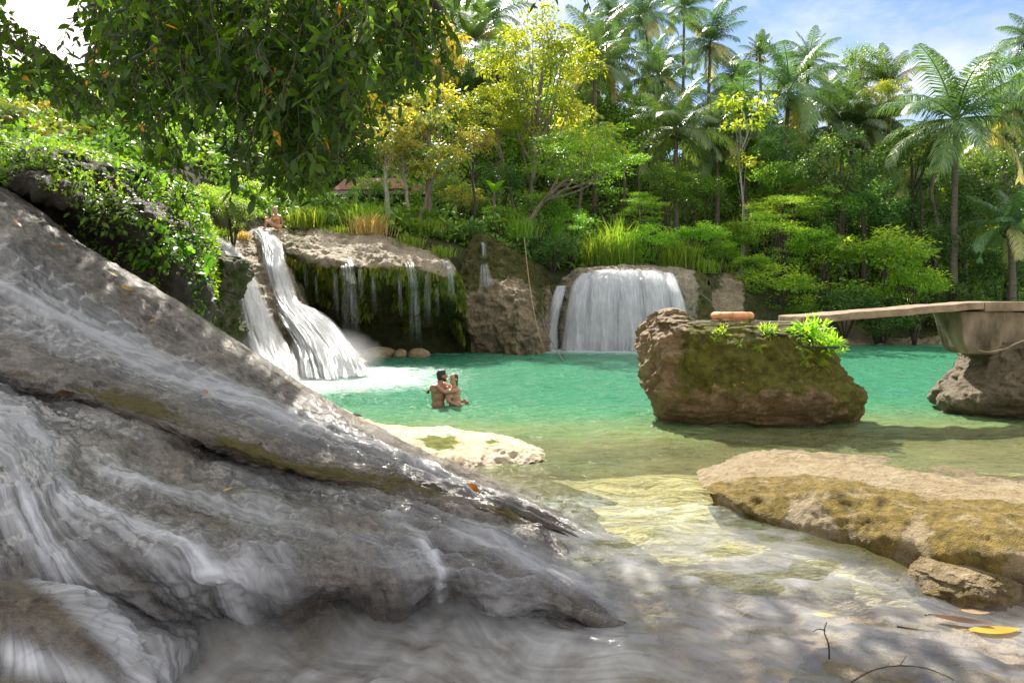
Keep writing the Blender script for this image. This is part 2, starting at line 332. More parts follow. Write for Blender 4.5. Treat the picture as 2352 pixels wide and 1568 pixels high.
fo = n.attr('foam'); fn = n.math('ADD', n.noise(n.scale(pos, (1, 1.5, 1)), 2.2, 5, .7), n.math('MULTIPLY', n.noise(n.scale(pos, (1, 2.2, 1)), 9., 4, .75), .75))
fm = n.math('MULTIPLY', n.ramp(n.math('ADD', n.math('MULTIPLY', fn, .75), n.math('MULTIPLY', fo, .9)), [(.80, 0.), (1.5, .62)]), n.math('MULTIPLY', fo, 2.2, clamp=True))
fd = nt.nodes.new('ShaderNodeBsdfDiffuse'); fd.inputs['Color'].default_value = (.55, .63, .61, 1)
gl = nt.nodes.new('ShaderNodeBsdfGlossy'); gl.inputs['Roughness'].default_value = .05; n.put(gl.inputs['Normal'], bn)
fr = nt.nodes.new('ShaderNodeFresnel'); fr.inputs['IOR'].default_value = 1.33; n.put(fr.inputs['Normal'], bn)
nt.links.new(n.mixsh(fm, n.mixsh(fr, body, gl), fd), out.inputs[0]); M['water'] = m
gx = np.concatenate([np.linspace(-13, 17, 430), np.linspace(17.2, 80, 90)]); gy = np.concatenate([np.linspace(5.0, 20, 330), np.linspace(20.05, 33, 180), np.linspace(33.3, 46, 20)])
X, Y = np.meshgrid(gx, gy, indexing='ij')
foam = np.zeros_like(X)
def seg(x, y, a, b):
    a, b = np.array(a), np.array(b); ab = b - a; t = np.clip(((x - a[0]) * ab[0] + (y - a[1]) * ab[1]) / (ab @ ab), 0, 1)
    return np.hypot(x - a[0] - t * ab[0], y - a[1] - t * ab[1])
f1, f2, f3 = PW(640, 19.4, 0), PW(790, 20.3, 0), PW(900, 21., 0)
foam += .8 * np.exp(-(seg(X, Y, f1[:2], f2[:2]) / 1.1) ** 2) + .36 * np.exp(-(seg(X, Y, f1[:2] + [.3, -1.2], f3[:2]) / 2.6) ** 2)
foam += .3 * np.exp(-(seg(X, Y, f1[:2] + [1, -3], PW(900, 17.5, 0)[:2]) / 2.2) ** 2)
foam += 1.1 * np.exp(-(seg(X, Y, PW(1255, 30.6, 0)[:2], PW(1570, 29.7, 0)[:2]) / .75) ** 2) + .3 * np.exp(-(seg(X, Y, PW(1270, 29, 0)[:2], PW(1500, 28.4, 0)[:2]) / 1.6) ** 2)
foam += .35 * np.exp(-(seg(X, Y, PW(820, 27.6, 0)[:2], PW(1040, 28, 0)[:2]) / .5) ** 2)
foam += .24 * np.exp(-(seg(X, Y, PW(1150, 7.0, 0)[:2], PW(1600, 6.6, 0)[:2]) / .7) ** 2)
wq = np.stack([X.ravel() * 1.5, Y.ravel() * 2.6, 0 * X.ravel()], 1); wq2 = np.stack([X.ravel() * 3.4 + .6 * Y.ravel(), Y.ravel() * 6.2, 0 * X.ravel() + 4], 1)
amp_ = (.5 + .5 * sstep(7.5, 12, Y) + .45 * np.exp(-((Y - 6.9) / .8) ** 2)) * (.75 + .5 * fbm(np.stack([X.ravel() * .3, Y.ravel() * .3, 0 * X.ravel()], 1), 2).reshape(X.shape))
zz = amp_ * (.060 * perlin(wq) + .048 * perlin(wq2)).reshape(X.shape) - .13 * sstep(6.6, 4.4, Y)
rip = np.hypot(X - PW(1025, 13.65, 0)[0], Y - 13.65); zz += .012 * np.sin(rip * 22) * np.exp(-rip / .6)
G = np.stack([X, Y, zz], -1)
obj('water', surf('water', G, M['water'], {'depth': pooldepth(X, Y).ravel(), 'foam': foam.ravel()}, keep=False), kind='structure')

# ------------------------------------------------------------------ the travertine slope in front
ST = [-250, 0, 150, 330, 520, 700, 880, 1050, 1250, 1450, 1640]
ROWS = {
 'B': ([300, 440, 550, 662, 788, 915, 1022, 1095, 1180, 1264, 1345], [15, 13, 12.4, 11.5, 10.3, 9.2, 8.1, 7.35, 6.5, 5.95, 5.75]),
 'C': ([520, 640, 720, 830, 905, 985, 1055, 1120, 1195, 1277, 1360], [12.5, 11, 10.3, 9.5, 8.8, 8.1, 7.5, 7.0, 6.3, 5.85, 5.6]),
 'C2': ([690, 800, 830, 890, 965, 1035, 1085, 1135, 1210, 1306, 1385], [10.6, 9.5, 9.1, 8.5, 7.9, 7.35, 6.95, 6.75, 6.2, 5.7, 5.5]),
 'D': ([765, 850, 890, 950, 1015, 1072, 1112, 1150, 1224, 1336, 1410], [9.5, 8.5, 8.1, 7.65, 7.05, 6.7, 6.55, 6.45, 6.1, 5.5, 5.35]),
 'E': ([805, 890, 930, 998, 1055, 1108, 1152, 1188, 1260, 1370, 1438], [9.6, 8.6, 8.0, 7.2, 7.2, 6.75, 6.15, 6.0, 5.65, 5.25, 5.2]),
 'F': ([900, 1000, 1070, 1150, 1205, 1242, 1265, 1285, 1326, 1418, 1475], [7.6, 6.7, 6.2, 5.6, 5.35, 5.15, 5.1, 5.05, 5.0, 4.9, 5.0]),
 'G': ([1010, 1140, 1215, 1285, 1306, 1322, 1332, 1330, 1374, 1454, 1496], [5.9, 5.2, 4.9, 4.62, 4.5, 4.42, 4.42, 4.64, 4.68, 4.62, 4.85]),
 'H': ([1250, 1400, 1430, 1440, 1440, 1432, 1420, 1382, 1398, 1458, 1508], [4.5, 4.1, 4.3, 4.5, 4.86, 4.98, 5.0, 4.95, 4.74, 4.6, 4.8]),
 'I': ([1560, 1720, 1740, 1740, 1700, 1660, 1600, 1500, 1460, 1480, 1522], [3.6, 3.4, 3.5, 3.75, 4.55, 4.85, 4.9, 4.85, 4.7, 4.58, 4.75])}
rows = []
b = ROWS['B']; rb = [P(*q) for q in zip(ST, *b)]
rows.append([p + np.array([.9, 1.9, -.35 - .75 * max(p[2], .1)]) for p in rb]); rows.append([p + np.array([.25, .6, -.12 - .1 * max(p[2], 0)]) for p in rb])
rows.append(rb)
for k in ('C', 'C2', 'D', 'E', 'F', 'G', 'H', 'I'): rows.append([P(*q) for q in zip(ST, *ROWS[k])])
NU, NV = 480, 640
C = [crom(np.array(r), NV, chord=False) for r in rows]
SL = crom(np.array(C), NU, chord=False); rowpos = np.linspace(0, len(rows) - 1, NU)     # row number of each grid line: 2 ridge, 3 C, 5 D, 6 E, 7 F, 8 G, 9 H
nn = grid_normals(SL); SL0 = SL.copy()
fl = np.linspace(0, 1, NV)[None, :] * np.ones((NU, 1)); ac = rowpos[:, None] * np.ones((1, NV))
q = np.stack([fl.ravel() * 9, ac.ravel() * 2.2, 0 * fl.ravel()], 1)
rel = fbm(q, 4) * .07 + fbm(np.stack([fl.ravel() * 26, ac.ravel() * 3.5, 0 * fl.ravel() + 5], 1), 4) * .03
pw = SL.reshape(-1, 3); rel = rel + ridged(pw * np.array([1.3, 1.3, 4.]), 3) * .018 + fbm(pw * 5, 4) * .014
rel += ridged(np.stack([fl.ravel() * 34, ac.ravel() * 9, 0 * fl.ravel()], 1), 4) * .011 + fbm(np.stack([fl.ravel() * 110, ac.ravel() * 22, 0 * fl.ravel()], 1), 3) * .008
rel = rel.reshape(NU, NV)
rel *= np.where(ac < 2, .5, 1) * (1 - .72 * sstep(float(np.interp(1180, ST, np.linspace(0, 1, len(ST)))), float(np.interp(1450, ST, np.linspace(0, 1, len(ST)))), fl))
# scalloped terracettes on the drop
rel += .10 * np.sin(fl * 46 + 1.5 * np.sin(ac * 2)) * sstep(7.6, 8.4, ac) * sstep(10.4, 9.2, ac) * sstep(.2, .5, fl) * .6
SL = SL + nn * rel[..., None]
moss = np.zeros_like(ac)
stx = lambda px: float(np.interp(px, ST, np.linspace(0, 1, len(ST))))
def spot(px, r, wu, wv, a): return a * np.exp(-((fl - stx(px)) / wu) ** 2 - ((ac - r) / wv) ** 2)
moss += spot(300, 4.75, .075, .4, .85) + spot(610, 5.1, .085, .35, .8) + spot(800, 4.9, .08, .5, .6) + spot(1000, 5.0, .09, .6, .55) + spot(1250, 5., .07, .5, .5) + spot(60, 5.0, .08, .2, .5)
moss += .35 * sstep(.16, .1, fl) * sstep(8.2, 9, ac)
# how the water runs over it: guide streamlines, read back at every vertex
from mathutils.kdtree import KDTree
GS = [[(-250, 300), (0, 440), (330, 662), (700, 915), (1050, 1095), (1250, 1180), (1450, 1256), (1640, 1345)],
 [(-250, 450), (0, 600), (330, 790), (650, 930), (900, 1030), (1200, 1160), (1450, 1250), (1640, 1350)], [(-250, 640), (0, 760), (300, 870), (560, 940), (800, 1020), (1050, 1110), (1300, 1210), (1500, 1285), (1640, 1370)],
 [(-250, 830), (0, 895), (300, 932), (480, 1000), (720, 1095), (960, 1140), (1200, 1222), (1400, 1310), (1640, 1420)], [(-250, 890), (0, 935), (160, 985), (340, 1060), (560, 1130), (800, 1190), (1000, 1250), (1250, 1340), (1420, 1420), (1640, 1520)],
 [(-250, 930), (0, 970), (120, 1030), (260, 1110), (450, 1180), (650, 1240), (850, 1290), (960, 1345), (1010, 1430), (1060, 1700)], [(-250, 960), (0, 1000), (90, 1080), (170, 1160), (290, 1215), (430, 1280), (540, 1360), (640, 1470), (760, 1750)],
 [(-250, 1000), (0, 1060), (50, 1140), (110, 1230), (190, 1320), (290, 1420), (370, 1520), (480, 1780)], [(-250, 1150), (-60, 1230), (0, 1320), (60, 1410), (130, 1500), (260, 1800)], [(-250, 1400), (-100, 1480), (0, 1560), (90, 1820)]]
GL = crom(np.array([crom(np.array(g, float), 420) for g in GS]), 300, chord=False); gs_ = np.linalg.norm(np.diff(GL, axis=1, prepend=GL[:, :1]), axis=-1).cumsum(1); gp_ = np.linspace(0, len(GS) - 1, 300)
kd = KDTree(300 * 420)
for k, q in enumerate(GL.reshape(-1, 2)): kd.insert((q[0], q[1], 0.), k)
kd.balance(); VX, VY = CX + SL0[..., 0] * F / SL0[..., 1], HY - (SL0[..., 2] - H) * F / SL0[..., 1]
ki = np.array([kd.find((a, c, 0.))[1] for a, c in zip(VX.ravel(), VY.ravel())]); gi, gj = ki // 420, ki % 420
Ja, Jb = np.gradient(GL, axis=0)[gi, gj], np.gradient(GL, axis=1)[gi, gj]; de = np.stack([VX.ravel(), VY.ravel()], 1) - GL[gi, gj]; det = Ja[:, 0] * Jb[:, 1] - Ja[:, 1] * Jb[:, 0]; det = np.where(np.abs(det) < 1e-3, 1e-3, det)
oi_ = np.clip((de[:, 0] * Jb[:, 1] - de[:, 1] * Jb[:, 0]) / det, -2, 2); oj_ = np.clip((Ja[:, 0] * de[:, 1] - Ja[:, 1] * de[:, 0]) / det, -2, 2)
psi = (gp_[gi] + oi_ * (gp_[1] - gp_[0])).reshape(NU, NV); lenf = (gs_[gi, gj] + oj_ * np.linalg.norm(Jb, axis=1)).reshape(NU, NV) * .0042; acr = psi * .5
moss += .34 * sstep(6., 6.8, ac) * sstep(-.1, .5, fbm(np.stack([fl.ravel() * 12, ac.ravel() * 1.6, 0 * fl.ravel() + 4], 1), 3).reshape(fl.shape))
obj('rock_slope', surf('rock_slope', SL, M['slope'], {'moss': moss.ravel(), 'fu': lenf.ravel(), 'fv': acr.ravel()}), kind='structure')
# water sliding over it
def vein(pts, w, a):
    """a vein of white water along a polyline in view units; w, a: width and strength along it"""
    pts = crom(np.array(pts, float), 60); best = np.full(VX.shape, 1e9); t_ = np.zeros(VX.shape)
    for k in range(59):
        dd = seg(VX, VY, pts[k], pts[k + 1]); m_ = dd < best; best = np.where(m_, dd, best); t_ = np.where(m_, k / 58, t_)
    ww = np.interp(t_, np.linspace(0, 1, len(w)), w); aa = np.interp(t_, np.linspace(0, 1, len(a)), a); return aa * np.exp(-(best / ww) ** 2)
pat = np.clip(.5 + .75 * fbm(np.stack([lenf.ravel() * .9, acr.ravel() * 3.2, 0 * fl.ravel() + 7], 1), 4).reshape(fl.shape), 0, 1.2)
fo = .26 * pat * sstep(2.5, 3., ac) * sstep(4.4, 3.7, ac) + .42 * pat * sstep(5.75, 6.3, ac)
fo += vein([(-200, 560), (0, 640), (150, 722), (330, 832), (520, 908), (700, 985), (880, 1046), (1080, 1125)], [30, 28, 26, 22, 20], [.6, .85, .85, .6, .3]) + vein([(60, 740), (260, 820), (430, 885), (600, 955), (720, 998)], [34, 30, 24], [.3, .5, .3]) + vein([(0, 560), (120, 640), (240, 720), (330, 790)], [16, 14], [.4, .3])
fo += vein([(-150, 900), (0, 945), (60, 985), (115, 1075), (150, 1165)], [50, 46, 44, 40, 30], [.8, .85, .75, .6, .55]) + vein([(146, 1160), (180, 1172), (260, 1200), (400, 1270), (520, 1350), (620, 1470), (720, 1640)], [14, 26, 28, 34, 46, 56], [.6, 1., .9, .75, .8, .95])
fo += vein([(340, 1285), (440, 1360), (530, 1470), (600, 1640)], [20, 24, 26, 30], [.2, .6, .6, .7]) + vein([(-80, 960), (0, 1045), (40, 1150), (100, 1260), (180, 1345), (270, 1435), (380, 1560), (460, 1700)], [40, 42, 40, 40, 42, 46], [.7, .8, .75, .8, .9, .95])
fo += vein([(-120, 1500), (0, 1530), (110, 1560), (200, 1640)], [44, 40, 40], [.7, .7, .8]) + vein([(240, 1090), (330, 1120), (480, 1160), (700, 1200)], [18, 24, 26], [.4, .3, .15]) + vein([(900, 1200), (960, 1250), (1000, 1310), (1014, 1370), (1016, 1500)], [20, 14, 12, 16, 26], [.25, .55, .8, .8, .9])
fo += vein([(560, 1300), (640, 1330), (720, 1360)], [24, 22], [.3, .15]) + vein([(1060, 1240), (1200, 1290), (1330, 1345), (1450, 1400)], [26, 24, 20], [.3, .35, .3])
fo *= 1 - .9 * np.exp(-(np.clip(((VX - 770) / 215) ** 2 + ((VY - 1440) / 105) ** 2, 0, 9)) ** 2) * (ac > 7.5)
fo *= 1 - .93 * np.exp(-((ac - 4.85) / .42) ** 2) * sstep(1., .9, fl) - .5 * np.exp(-((ac - 5.6) / .35) ** 2) * sstep(stx(900), stx(700), fl)
fo *= 1 - .8 * sstep(stx(760), stx(950), fl) * np.exp(-((ac - 5.1) / .6) ** 2)
fo = np.maximum(fo, 0) * sstep(2.05, 2.5, ac + .12 * np.sin(fl * 60)) + .22 * sstep(2.0, 2.1, ac) * sstep(2.9, 2.4, ac) * sstep(.45, .75, fl)
fo *= sstep(.93, .8, fl)
fo = np.clip(fo, 0, 1)
srel = fbm(np.stack([fl.ravel() * 5, ac.ravel() * 1.6, 0 * fl.ravel()], 1), 2).reshape(NU, NV) * .05
FS = SL0 + nn * (np.maximum(rel * .55 + srel * .4, rel) * .6 + rel * .4 + .012 + .03 * fo)[..., None]
k0 = int(np.searchsorted(rowpos, 2.05)); fs = FS[k0:]
obj('slope_water', surf('slope_water', fs, M['film'], {'fu': lenf[k0:].ravel(), 'fv': acr[k0:].ravel(), 'foam': fo[k0:].ravel()}, keep=False), kind='structure')

# ------------------------------------------------------------------ outlet stream and its bed
X, Y = np.meshgrid(np.linspace(-3.2, 6.5, 280), np.linspace(2.6, 7.1, 200), indexing='ij')
def zst(x, y): return -.13 * sstep(6.6, 4.4, y) - .2 * sstep(.8, -.3, x) * sstep(5.0, 4.4, y)
bedz = zst(X, Y) - .10 + fbm(np.stack([X.ravel() * 1.6, Y.ravel() * 1.6, 0 * X.ravel() + 3], 1), 5).reshape(X.shape) * .07 - .06 * sstep(5, 4.4, Y) - .3 * sstep(5.6, 6.8, Y)
G = np.stack([X, Y, bedz], -1); obj('stream_bed', surf('stream_bed', G, M['streambed'], {'moss': np.full(X.size, .22)}), kind='structure')
sz = zst(X, Y) + .035 * fbm(np.stack([X.ravel() * 1.2 + Y.ravel() * .5, Y.ravel() * 2.6, 0 * X.ravel()], 1), 3).reshape(X.shape) + .008 * sstep(6.9, 6.5, Y)
# flow runs from the sill to the near right; fu along it, fv across it, bent by eddies
ang = R(-38) + .5 * fbm(np.stack([X.ravel() * .45, Y.ravel() * .45, 0 * X.ravel() + 9], 1), 2).reshape(X.shape) * .35
wx = .16 * fbm(np.stack([X.ravel() * .8, Y.ravel() * .8, 0 * X.ravel() + 2], 1), 3).reshape(X.shape)
fu = X * math.cos(R(-35)) + Y * math.sin(R(-35)) + wx; fv = -X * math.sin(R(-35)) + Y * math.cos(R(-35)) + wx * .9
ff = .5 + .3 * fbm(np.stack([fu.ravel() * .7, fv.ravel() * 1.5, 0 * X.ravel()], 1), 3).reshape(X.shape)
fpt = PW(1080, 4.6, 0)
ff += .75 * np.exp(-(seg(X, Y, fpt[:2], PW(1350, 4.4, 0)[:2]) / .3) ** 2) + .55 * np.exp(-(seg(X, Y, PW(760, 4.05, 0)[:2], fpt[:2]) / .28) ** 2) + .25 * np.exp(-(seg(X, Y, PW(1350, 4.4, 0)[:2], PW(1700, 4.3, 0)[:2]) / .4) ** 2)
ff += .6 * np.exp(-(seg(X, Y, PW(560, 4.35, 0)[:2], PW(1050, 4.7, 0)[:2]) / .4) ** 2) + .4 * np.exp(-(seg(X, Y, PW(650, 4.0, 0)[:2], PW(1300, 4.1, 0)[:2]) / .5) ** 2); ff *= sstep(7.0, 5.4, Y); ff -= .3 * sstep(2.2, 3.2, X) * sstep(4.2, 5., Y)
sz += .05 * np.exp(-(seg(X, Y, fpt[:2], PW(900, 4.2, 0)[:2]) / .3) ** 2) * (1 + fbm(np.stack([X.ravel() * 4, Y.ravel() * 4, 0 * X.ravel()], 1), 3).reshape(X.shape))
G = np.stack([X, Y, sz], -1)
obj('stream', surf('stream', G, M['stream'], {'fu': fu.ravel(), 'fv': fv.ravel(), 'foam': np.clip(ff, 0, 1).ravel()}, keep=False), kind='structure')
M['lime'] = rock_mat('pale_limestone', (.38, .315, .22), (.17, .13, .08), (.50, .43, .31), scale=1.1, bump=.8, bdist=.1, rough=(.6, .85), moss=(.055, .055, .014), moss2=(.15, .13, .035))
# ------------------------------------------------------------------ cliffs round the pool
def cliff(name, label, cat, cols, nu, nv, mat, amp=.22, freq=.55, mossf=None, amp2=.1, kind=None):
    G = loft(cols, nu, nv)
    G = displace(G, amp, freq, 4, 3.3); G = displace(G, amp2, freq * 3.2, 4, 7.7, 'r')
    nr = grid_normals(G); v = np.linspace(0, 1, nv)[None, :] * np.ones((nu, 1)); u = np.linspace(0, 1, nu)[:, None] * np.ones((1, nv))
    mo = mossf(u, v, G, nr) if mossf else np.zeros((nu, nv))
    return obj(name, surf(name, G, mat, {'moss': mo.ravel()}), label=label, category=cat)
def pxy(G): return CX + G[..., 0] * F / G[..., 1], HY - (G[..., 2] - H) * F / G[..., 1]
# lofted left to right; each column from the back of the top down to below the water
K = [
 [(648, 524, 33), (650, 529, 30), (652, 548, 27.6), (656, 575, 26.4), (664, 590, 26.3), (676, 640, 26.9), (700, 720, 28.8), (720, 830, 29.4)],
 [(755, 530, 33.5), (756, 533, 30.5), (760, 563, 27.4), (766, 588, 25.8), (770, 612, 25.3), (776, 660, 27), (784, 730, 28.2), (792, 830, 29.2)],
 [(860, 540, 33), (860, 545, 29.6), (865, 575, 27.2), (868, 598, 25.6), (870, 632, 25.2), (872, 680, 27), (874, 740, 28.3), (876, 830, 29.3)],
 [(952, 564, 32.5), (950, 571, 29.2), (955, 590, 27.2), (958, 606, 25.9), (960, 640, 25.3), (960, 690, 27.1), (958, 745, 28.4), (960, 828, 29.4)],
 [(1022, 590, 32), (1020, 599, 28.8), (1028, 606, 27.5), (1036, 618, 26.4), (1040, 652, 26.), (1038, 690, 26.5), (1036, 745, 28.8), (1045, 826, 29.6)],
 [(1046, 612, 32), (1046, 625, 29.4), (1052, 640, 28.2), (1060, 655, 27.4), (1064, 690, 27.3), (1066, 725, 27.6), (1070, 760, 28), (1080, 824, 28.6)]]
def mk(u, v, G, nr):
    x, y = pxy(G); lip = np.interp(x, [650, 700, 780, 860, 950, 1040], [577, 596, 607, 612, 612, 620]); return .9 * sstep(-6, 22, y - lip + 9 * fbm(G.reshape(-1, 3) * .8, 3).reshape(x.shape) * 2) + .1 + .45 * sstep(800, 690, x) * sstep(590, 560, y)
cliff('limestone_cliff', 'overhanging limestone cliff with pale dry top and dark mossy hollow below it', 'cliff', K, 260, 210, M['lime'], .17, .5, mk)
Kc = [
 [(425, 470, 30), (430, 490, 26), (452, 545, 24.6), (480, 640, 23.6), (505, 720, 23), (535, 800, 22), (550, 880, 20)],
 [(470, 520, 30), (478, 543, 26), (522, 590, 24.6), (556, 660, 23.1), (578, 730, 22.2), (606, 800, 21.2), (630, 880, 19.4)],
 [(545, 522, 31), (552, 530, 28), (588, 582, 25.4), (612, 640, 24), (642, 710, 22.7), (684, 795, 21.1), (715, 875, 19.4)],
 [(600, 524, 32), (602, 527, 28.6), (634, 572, 26.1), (655, 650, 24.9), (680, 700, 23.8), (722, 775, 21.7), (765, 852, 20)],
 [(644, 523, 32), (648, 530, 29), (657, 575, 26.6), (676, 650, 25.8), (705, 712, 24.9), (760, 775, 23.3), (830, 840, 21.6)],
 [(652, 526, 33), (658, 534, 30.4), (668, 580, 27.8), (690, 650, 27.2), (716, 715, 27), (765, 780, 26.3), (850, 835, 25)]]
def mc(u, v, G, nr): return .55 * np.exp(-((u - .02) / .14) ** 2) + .45 * np.exp(-((u - .42) / .06) ** 2) * sstep(.5, .2, v) + .5 * sstep(.86, 1, u)
cliff('chute_rock', 'stepped pale rock carrying two white water chutes down to the pool', 'rock', Kc, 220, 230, M['lime'], .16, .8, mc, .09)
Km = [
 [(1046, 612, 34), (1048, 628, 30.2), (1056, 645, 29.2), (1064, 665, 28.4), (1068, 700, 28.2), (1074, 750, 28.4), (1086, 826, 28.9)],
 [(1092, 540, 35), (1095, 551, 31.6), (1104, 562, 30.8), (1112, 604, 30.3), (1112, 650, 29.2), (1122, 722, 28.7), (1138, 824, 28.3)],
 [(1138, 548, 35), (1140, 560, 32), (1148, 590, 31), (1150, 632, 29.9), (1160, 680, 28.9), (1175, 740, 28), (1190, 824, 27.5)],
 [(1190, 575, 36), (1192, 592, 32.5), (1196, 625, 31.2), (1200, 650, 29.6), (1212, 690, 28.6), (1226, 745, 28), (1236, 822, 28)],
 [(1222, 590, 37), (1226, 612, 33.6), (1230, 640, 32.4), (1236, 668, 31), (1246, 710, 30.2), (1254, 760, 29.6), (1258, 822, 29.4)],
 [(1258, 620, 38), (1258, 640, 34.5), (1260, 658, 33.4), (1262, 680, 32.6), (1262, 720, 32), (1262, 765, 31.6), (1262, 818, 31.4)]]
def mm_(u, v, G, nr):
    x, y = pxy(G); return .85 * sstep(665, 630, y + 10 * np.sin(x * .06)) * sstep(1130, 1160, x + (y < 640) * 60) + .8 * sstep(1110, 1090, x) * sstep(690, 650, y) + .55 * np.exp(-((x - 1240) / 22) ** 2) * sstep(800, 700, y) + .1
cliff('tan_bluff', 'tan and grey rock bluff between the two falls with mossy crown', 'cliff', Km, 230, 210, rock_mat('bluff_rock', (.30, .23, .14), (.11, .08, .05), (.42, .33, .20), scale=1., bump=.9, bdist=.12, moss=(.035, .045, .008), moss2=(.13, .12, .02)), .26, .5, mm_, .14)
Kr = [
 [(1258, 640, 37), (1262, 655, 33.6), (1261, 668, 32.7), (1258, 700, 32.1), (1256, 760, 31.6), (1256, 822, 31.3)],
 [(1300, 630, 38), (1302, 640, 34.6), (1298, 652, 33), (1290, 690, 32), (1286, 750, 31.6), (1284, 822, 31.2)],
 [(1342, 612, 39), (1342, 617, 35.6), (1336, 630, 33.1), (1328, 665, 32), (1322, 730, 31.4), (1318, 822, 31)],
 [(1440, 607, 39), (1440, 611, 35.4), (1440, 622, 32.8), (1440, 655, 31.8), (1440, 730, 31.2), (1440, 824, 30.8)],
 [(1540, 612, 39), (1540, 616, 35.2), (1542, 628, 32.4), (1550, 665, 31.1), (1556, 730, 30.6), (1562, 824, 30.2)],
 [(1588, 616, 39), (1592, 623, 35), (1596, 645, 32.8), (1600, 680, 31.8), (1600, 735, 31.2), (1600, 822, 30.8)],
 [(1612, 620, 39), (1622, 632, 35), (1630, 655, 33.4), (1634, 700, 32.7), (1636, 750, 32), (1640, 818, 31.6)]]
def mr(u, v, G, nr): return .5 * sstep(.2, .05, u) + .85 * sstep(.84, .93, u) + .25 * sstep(.3, .5, v)
cliff('broad_ledge', 'rounded broad rock ledge the wide waterfall pours over', 'rock', Kr, 220, 170, rock_mat('ledge_rock', (.30, .26, .18), (.12, .10, .07), (.46, .41, .31), scale=1.1, bump=.8, bdist=.1, moss=(.04, .05, .01), moss2=(.14, .13, .03)), .14, .6, mr, .1)
Ks = [
 [(1618, 622, 38), (1622, 634, 34.8), (1630, 655, 33.6), (1634, 700, 32.8), (1636, 750, 32.2), (1640, 818, 31.7)],
 [(1668, 628, 38), (1668, 640, 35), (1668, 665, 33.9), (1664, 700, 32.9), (1658, 735, 32.2), (1650, 818, 31.8)],
 [(1720, 632, 38), (1720, 648, 35.4), (1722, 680, 34.2), (1718, 712, 33.3), (1710, 740, 32.6), (1700, 816, 32)],
 [(1850, 660, 40), (1850, 690, 36.5), (1850, 715, 35.2), (1846, 745, 34.2), (1840, 770, 33.4), (1836, 814, 32.6)],
 [(2000, 730, 42), (1990, 752, 38), (1985, 766, 36.6), (1980, 776, 35.6), (1975, 786, 34.8), (1970, 812, 34)],
 [(2120, 745, 44), (2110, 764, 38.4), (2110, 771, 37), (2110, 778, 36), (2110, 788, 35), (2110, 808, 34.4)],
 [(2300, 745, 44), (2290, 766, 38.4), (2285, 771, 37), (2285, 778, 36), (2285, 790, 35), (2285, 808, 34.4)],
 [(2700, 740, 48), (2690, 766, 40.4), (2685, 771, 39), (2685, 778, 38), (2685, 788, 37), (2685, 804, 36.4)]]
def ms(u, v, G, nr):
    x, y = pxy(G); return .8 * sstep(1690, 1720, x) * sstep(1960, 1900, x) + .7 * sstep(685, 655, y) * sstep(1690, 1640, x)
cliff('river_bank', 'low bank of stepped seeping rock and bare sandy stone behind the footbridge', 'bank', Ks, 260, 120, rock_mat('bank_rock', (.33, .26, .16), (.12, .095, .06), (.46, .38, .25), scale=1.2, bump=.9, bdist=.1, moss=(.03, .04, .01), moss2=(.08, .09, .02)), .2, .7, ms, .12)
# undercut mound on the left
Kl = [
 [(-420, 380, 22), (-400, 380, 17), (-400, 420, 13.6), (-400, 450, 13), (-400, 480, 13.8), (-400, 620, 14.5)],
 [(-60, 365, 22), (-60, 372, 17.5), (-70, 400, 14.2), (-80, 425, 13.2), (-80, 450, 14.4), (-80, 640, 14.8)],
 [(80, 342, 22), (82, 350, 17.5), (92, 395, 14.4), (110, 440, 13.4), (125, 480, 14.3), (130, 690, 14.6)],
 [(250, 374, 22), (245, 386, 17.8), (262, 450, 14.8), (280, 520, 13.8), (290, 570, 14.4), (290, 780, 14.4)],
 [(370, 415, 23), (372, 436, 18.5), (395, 505, 16), (400, 590, 14.8), (402, 650, 14.6), (400, 830, 14.4)],
 [(425, 440, 25), (430, 465, 20.5), (462, 545, 17.8), (462, 640, 16.6), (455, 700, 16), (450, 850, 15.6)],
 [(440, 450, 27), (448, 480, 23), (480, 560, 21), (482, 650, 20), (475, 740, 19.5), (480, 860, 19)]]
def ml(u, v, G, nr): return .75 * sstep(.62, .35, v) + .35
MOUND = loft(Kl, 200, 150)
cliff('undercut_mound', 'dark undercut mound of earth and rock draped in ferns, upper left', 'mound', Kl, 220, 160, rock_mat('mound_rock', (.07, .055, .04), (.025, .02, .015), (.14, .11, .08), scale=1.2, bump=.9, bdist=.12, moss=(.03, .045, .008), moss2=(.08, .10, .015)), .3, .6, ml, .16)
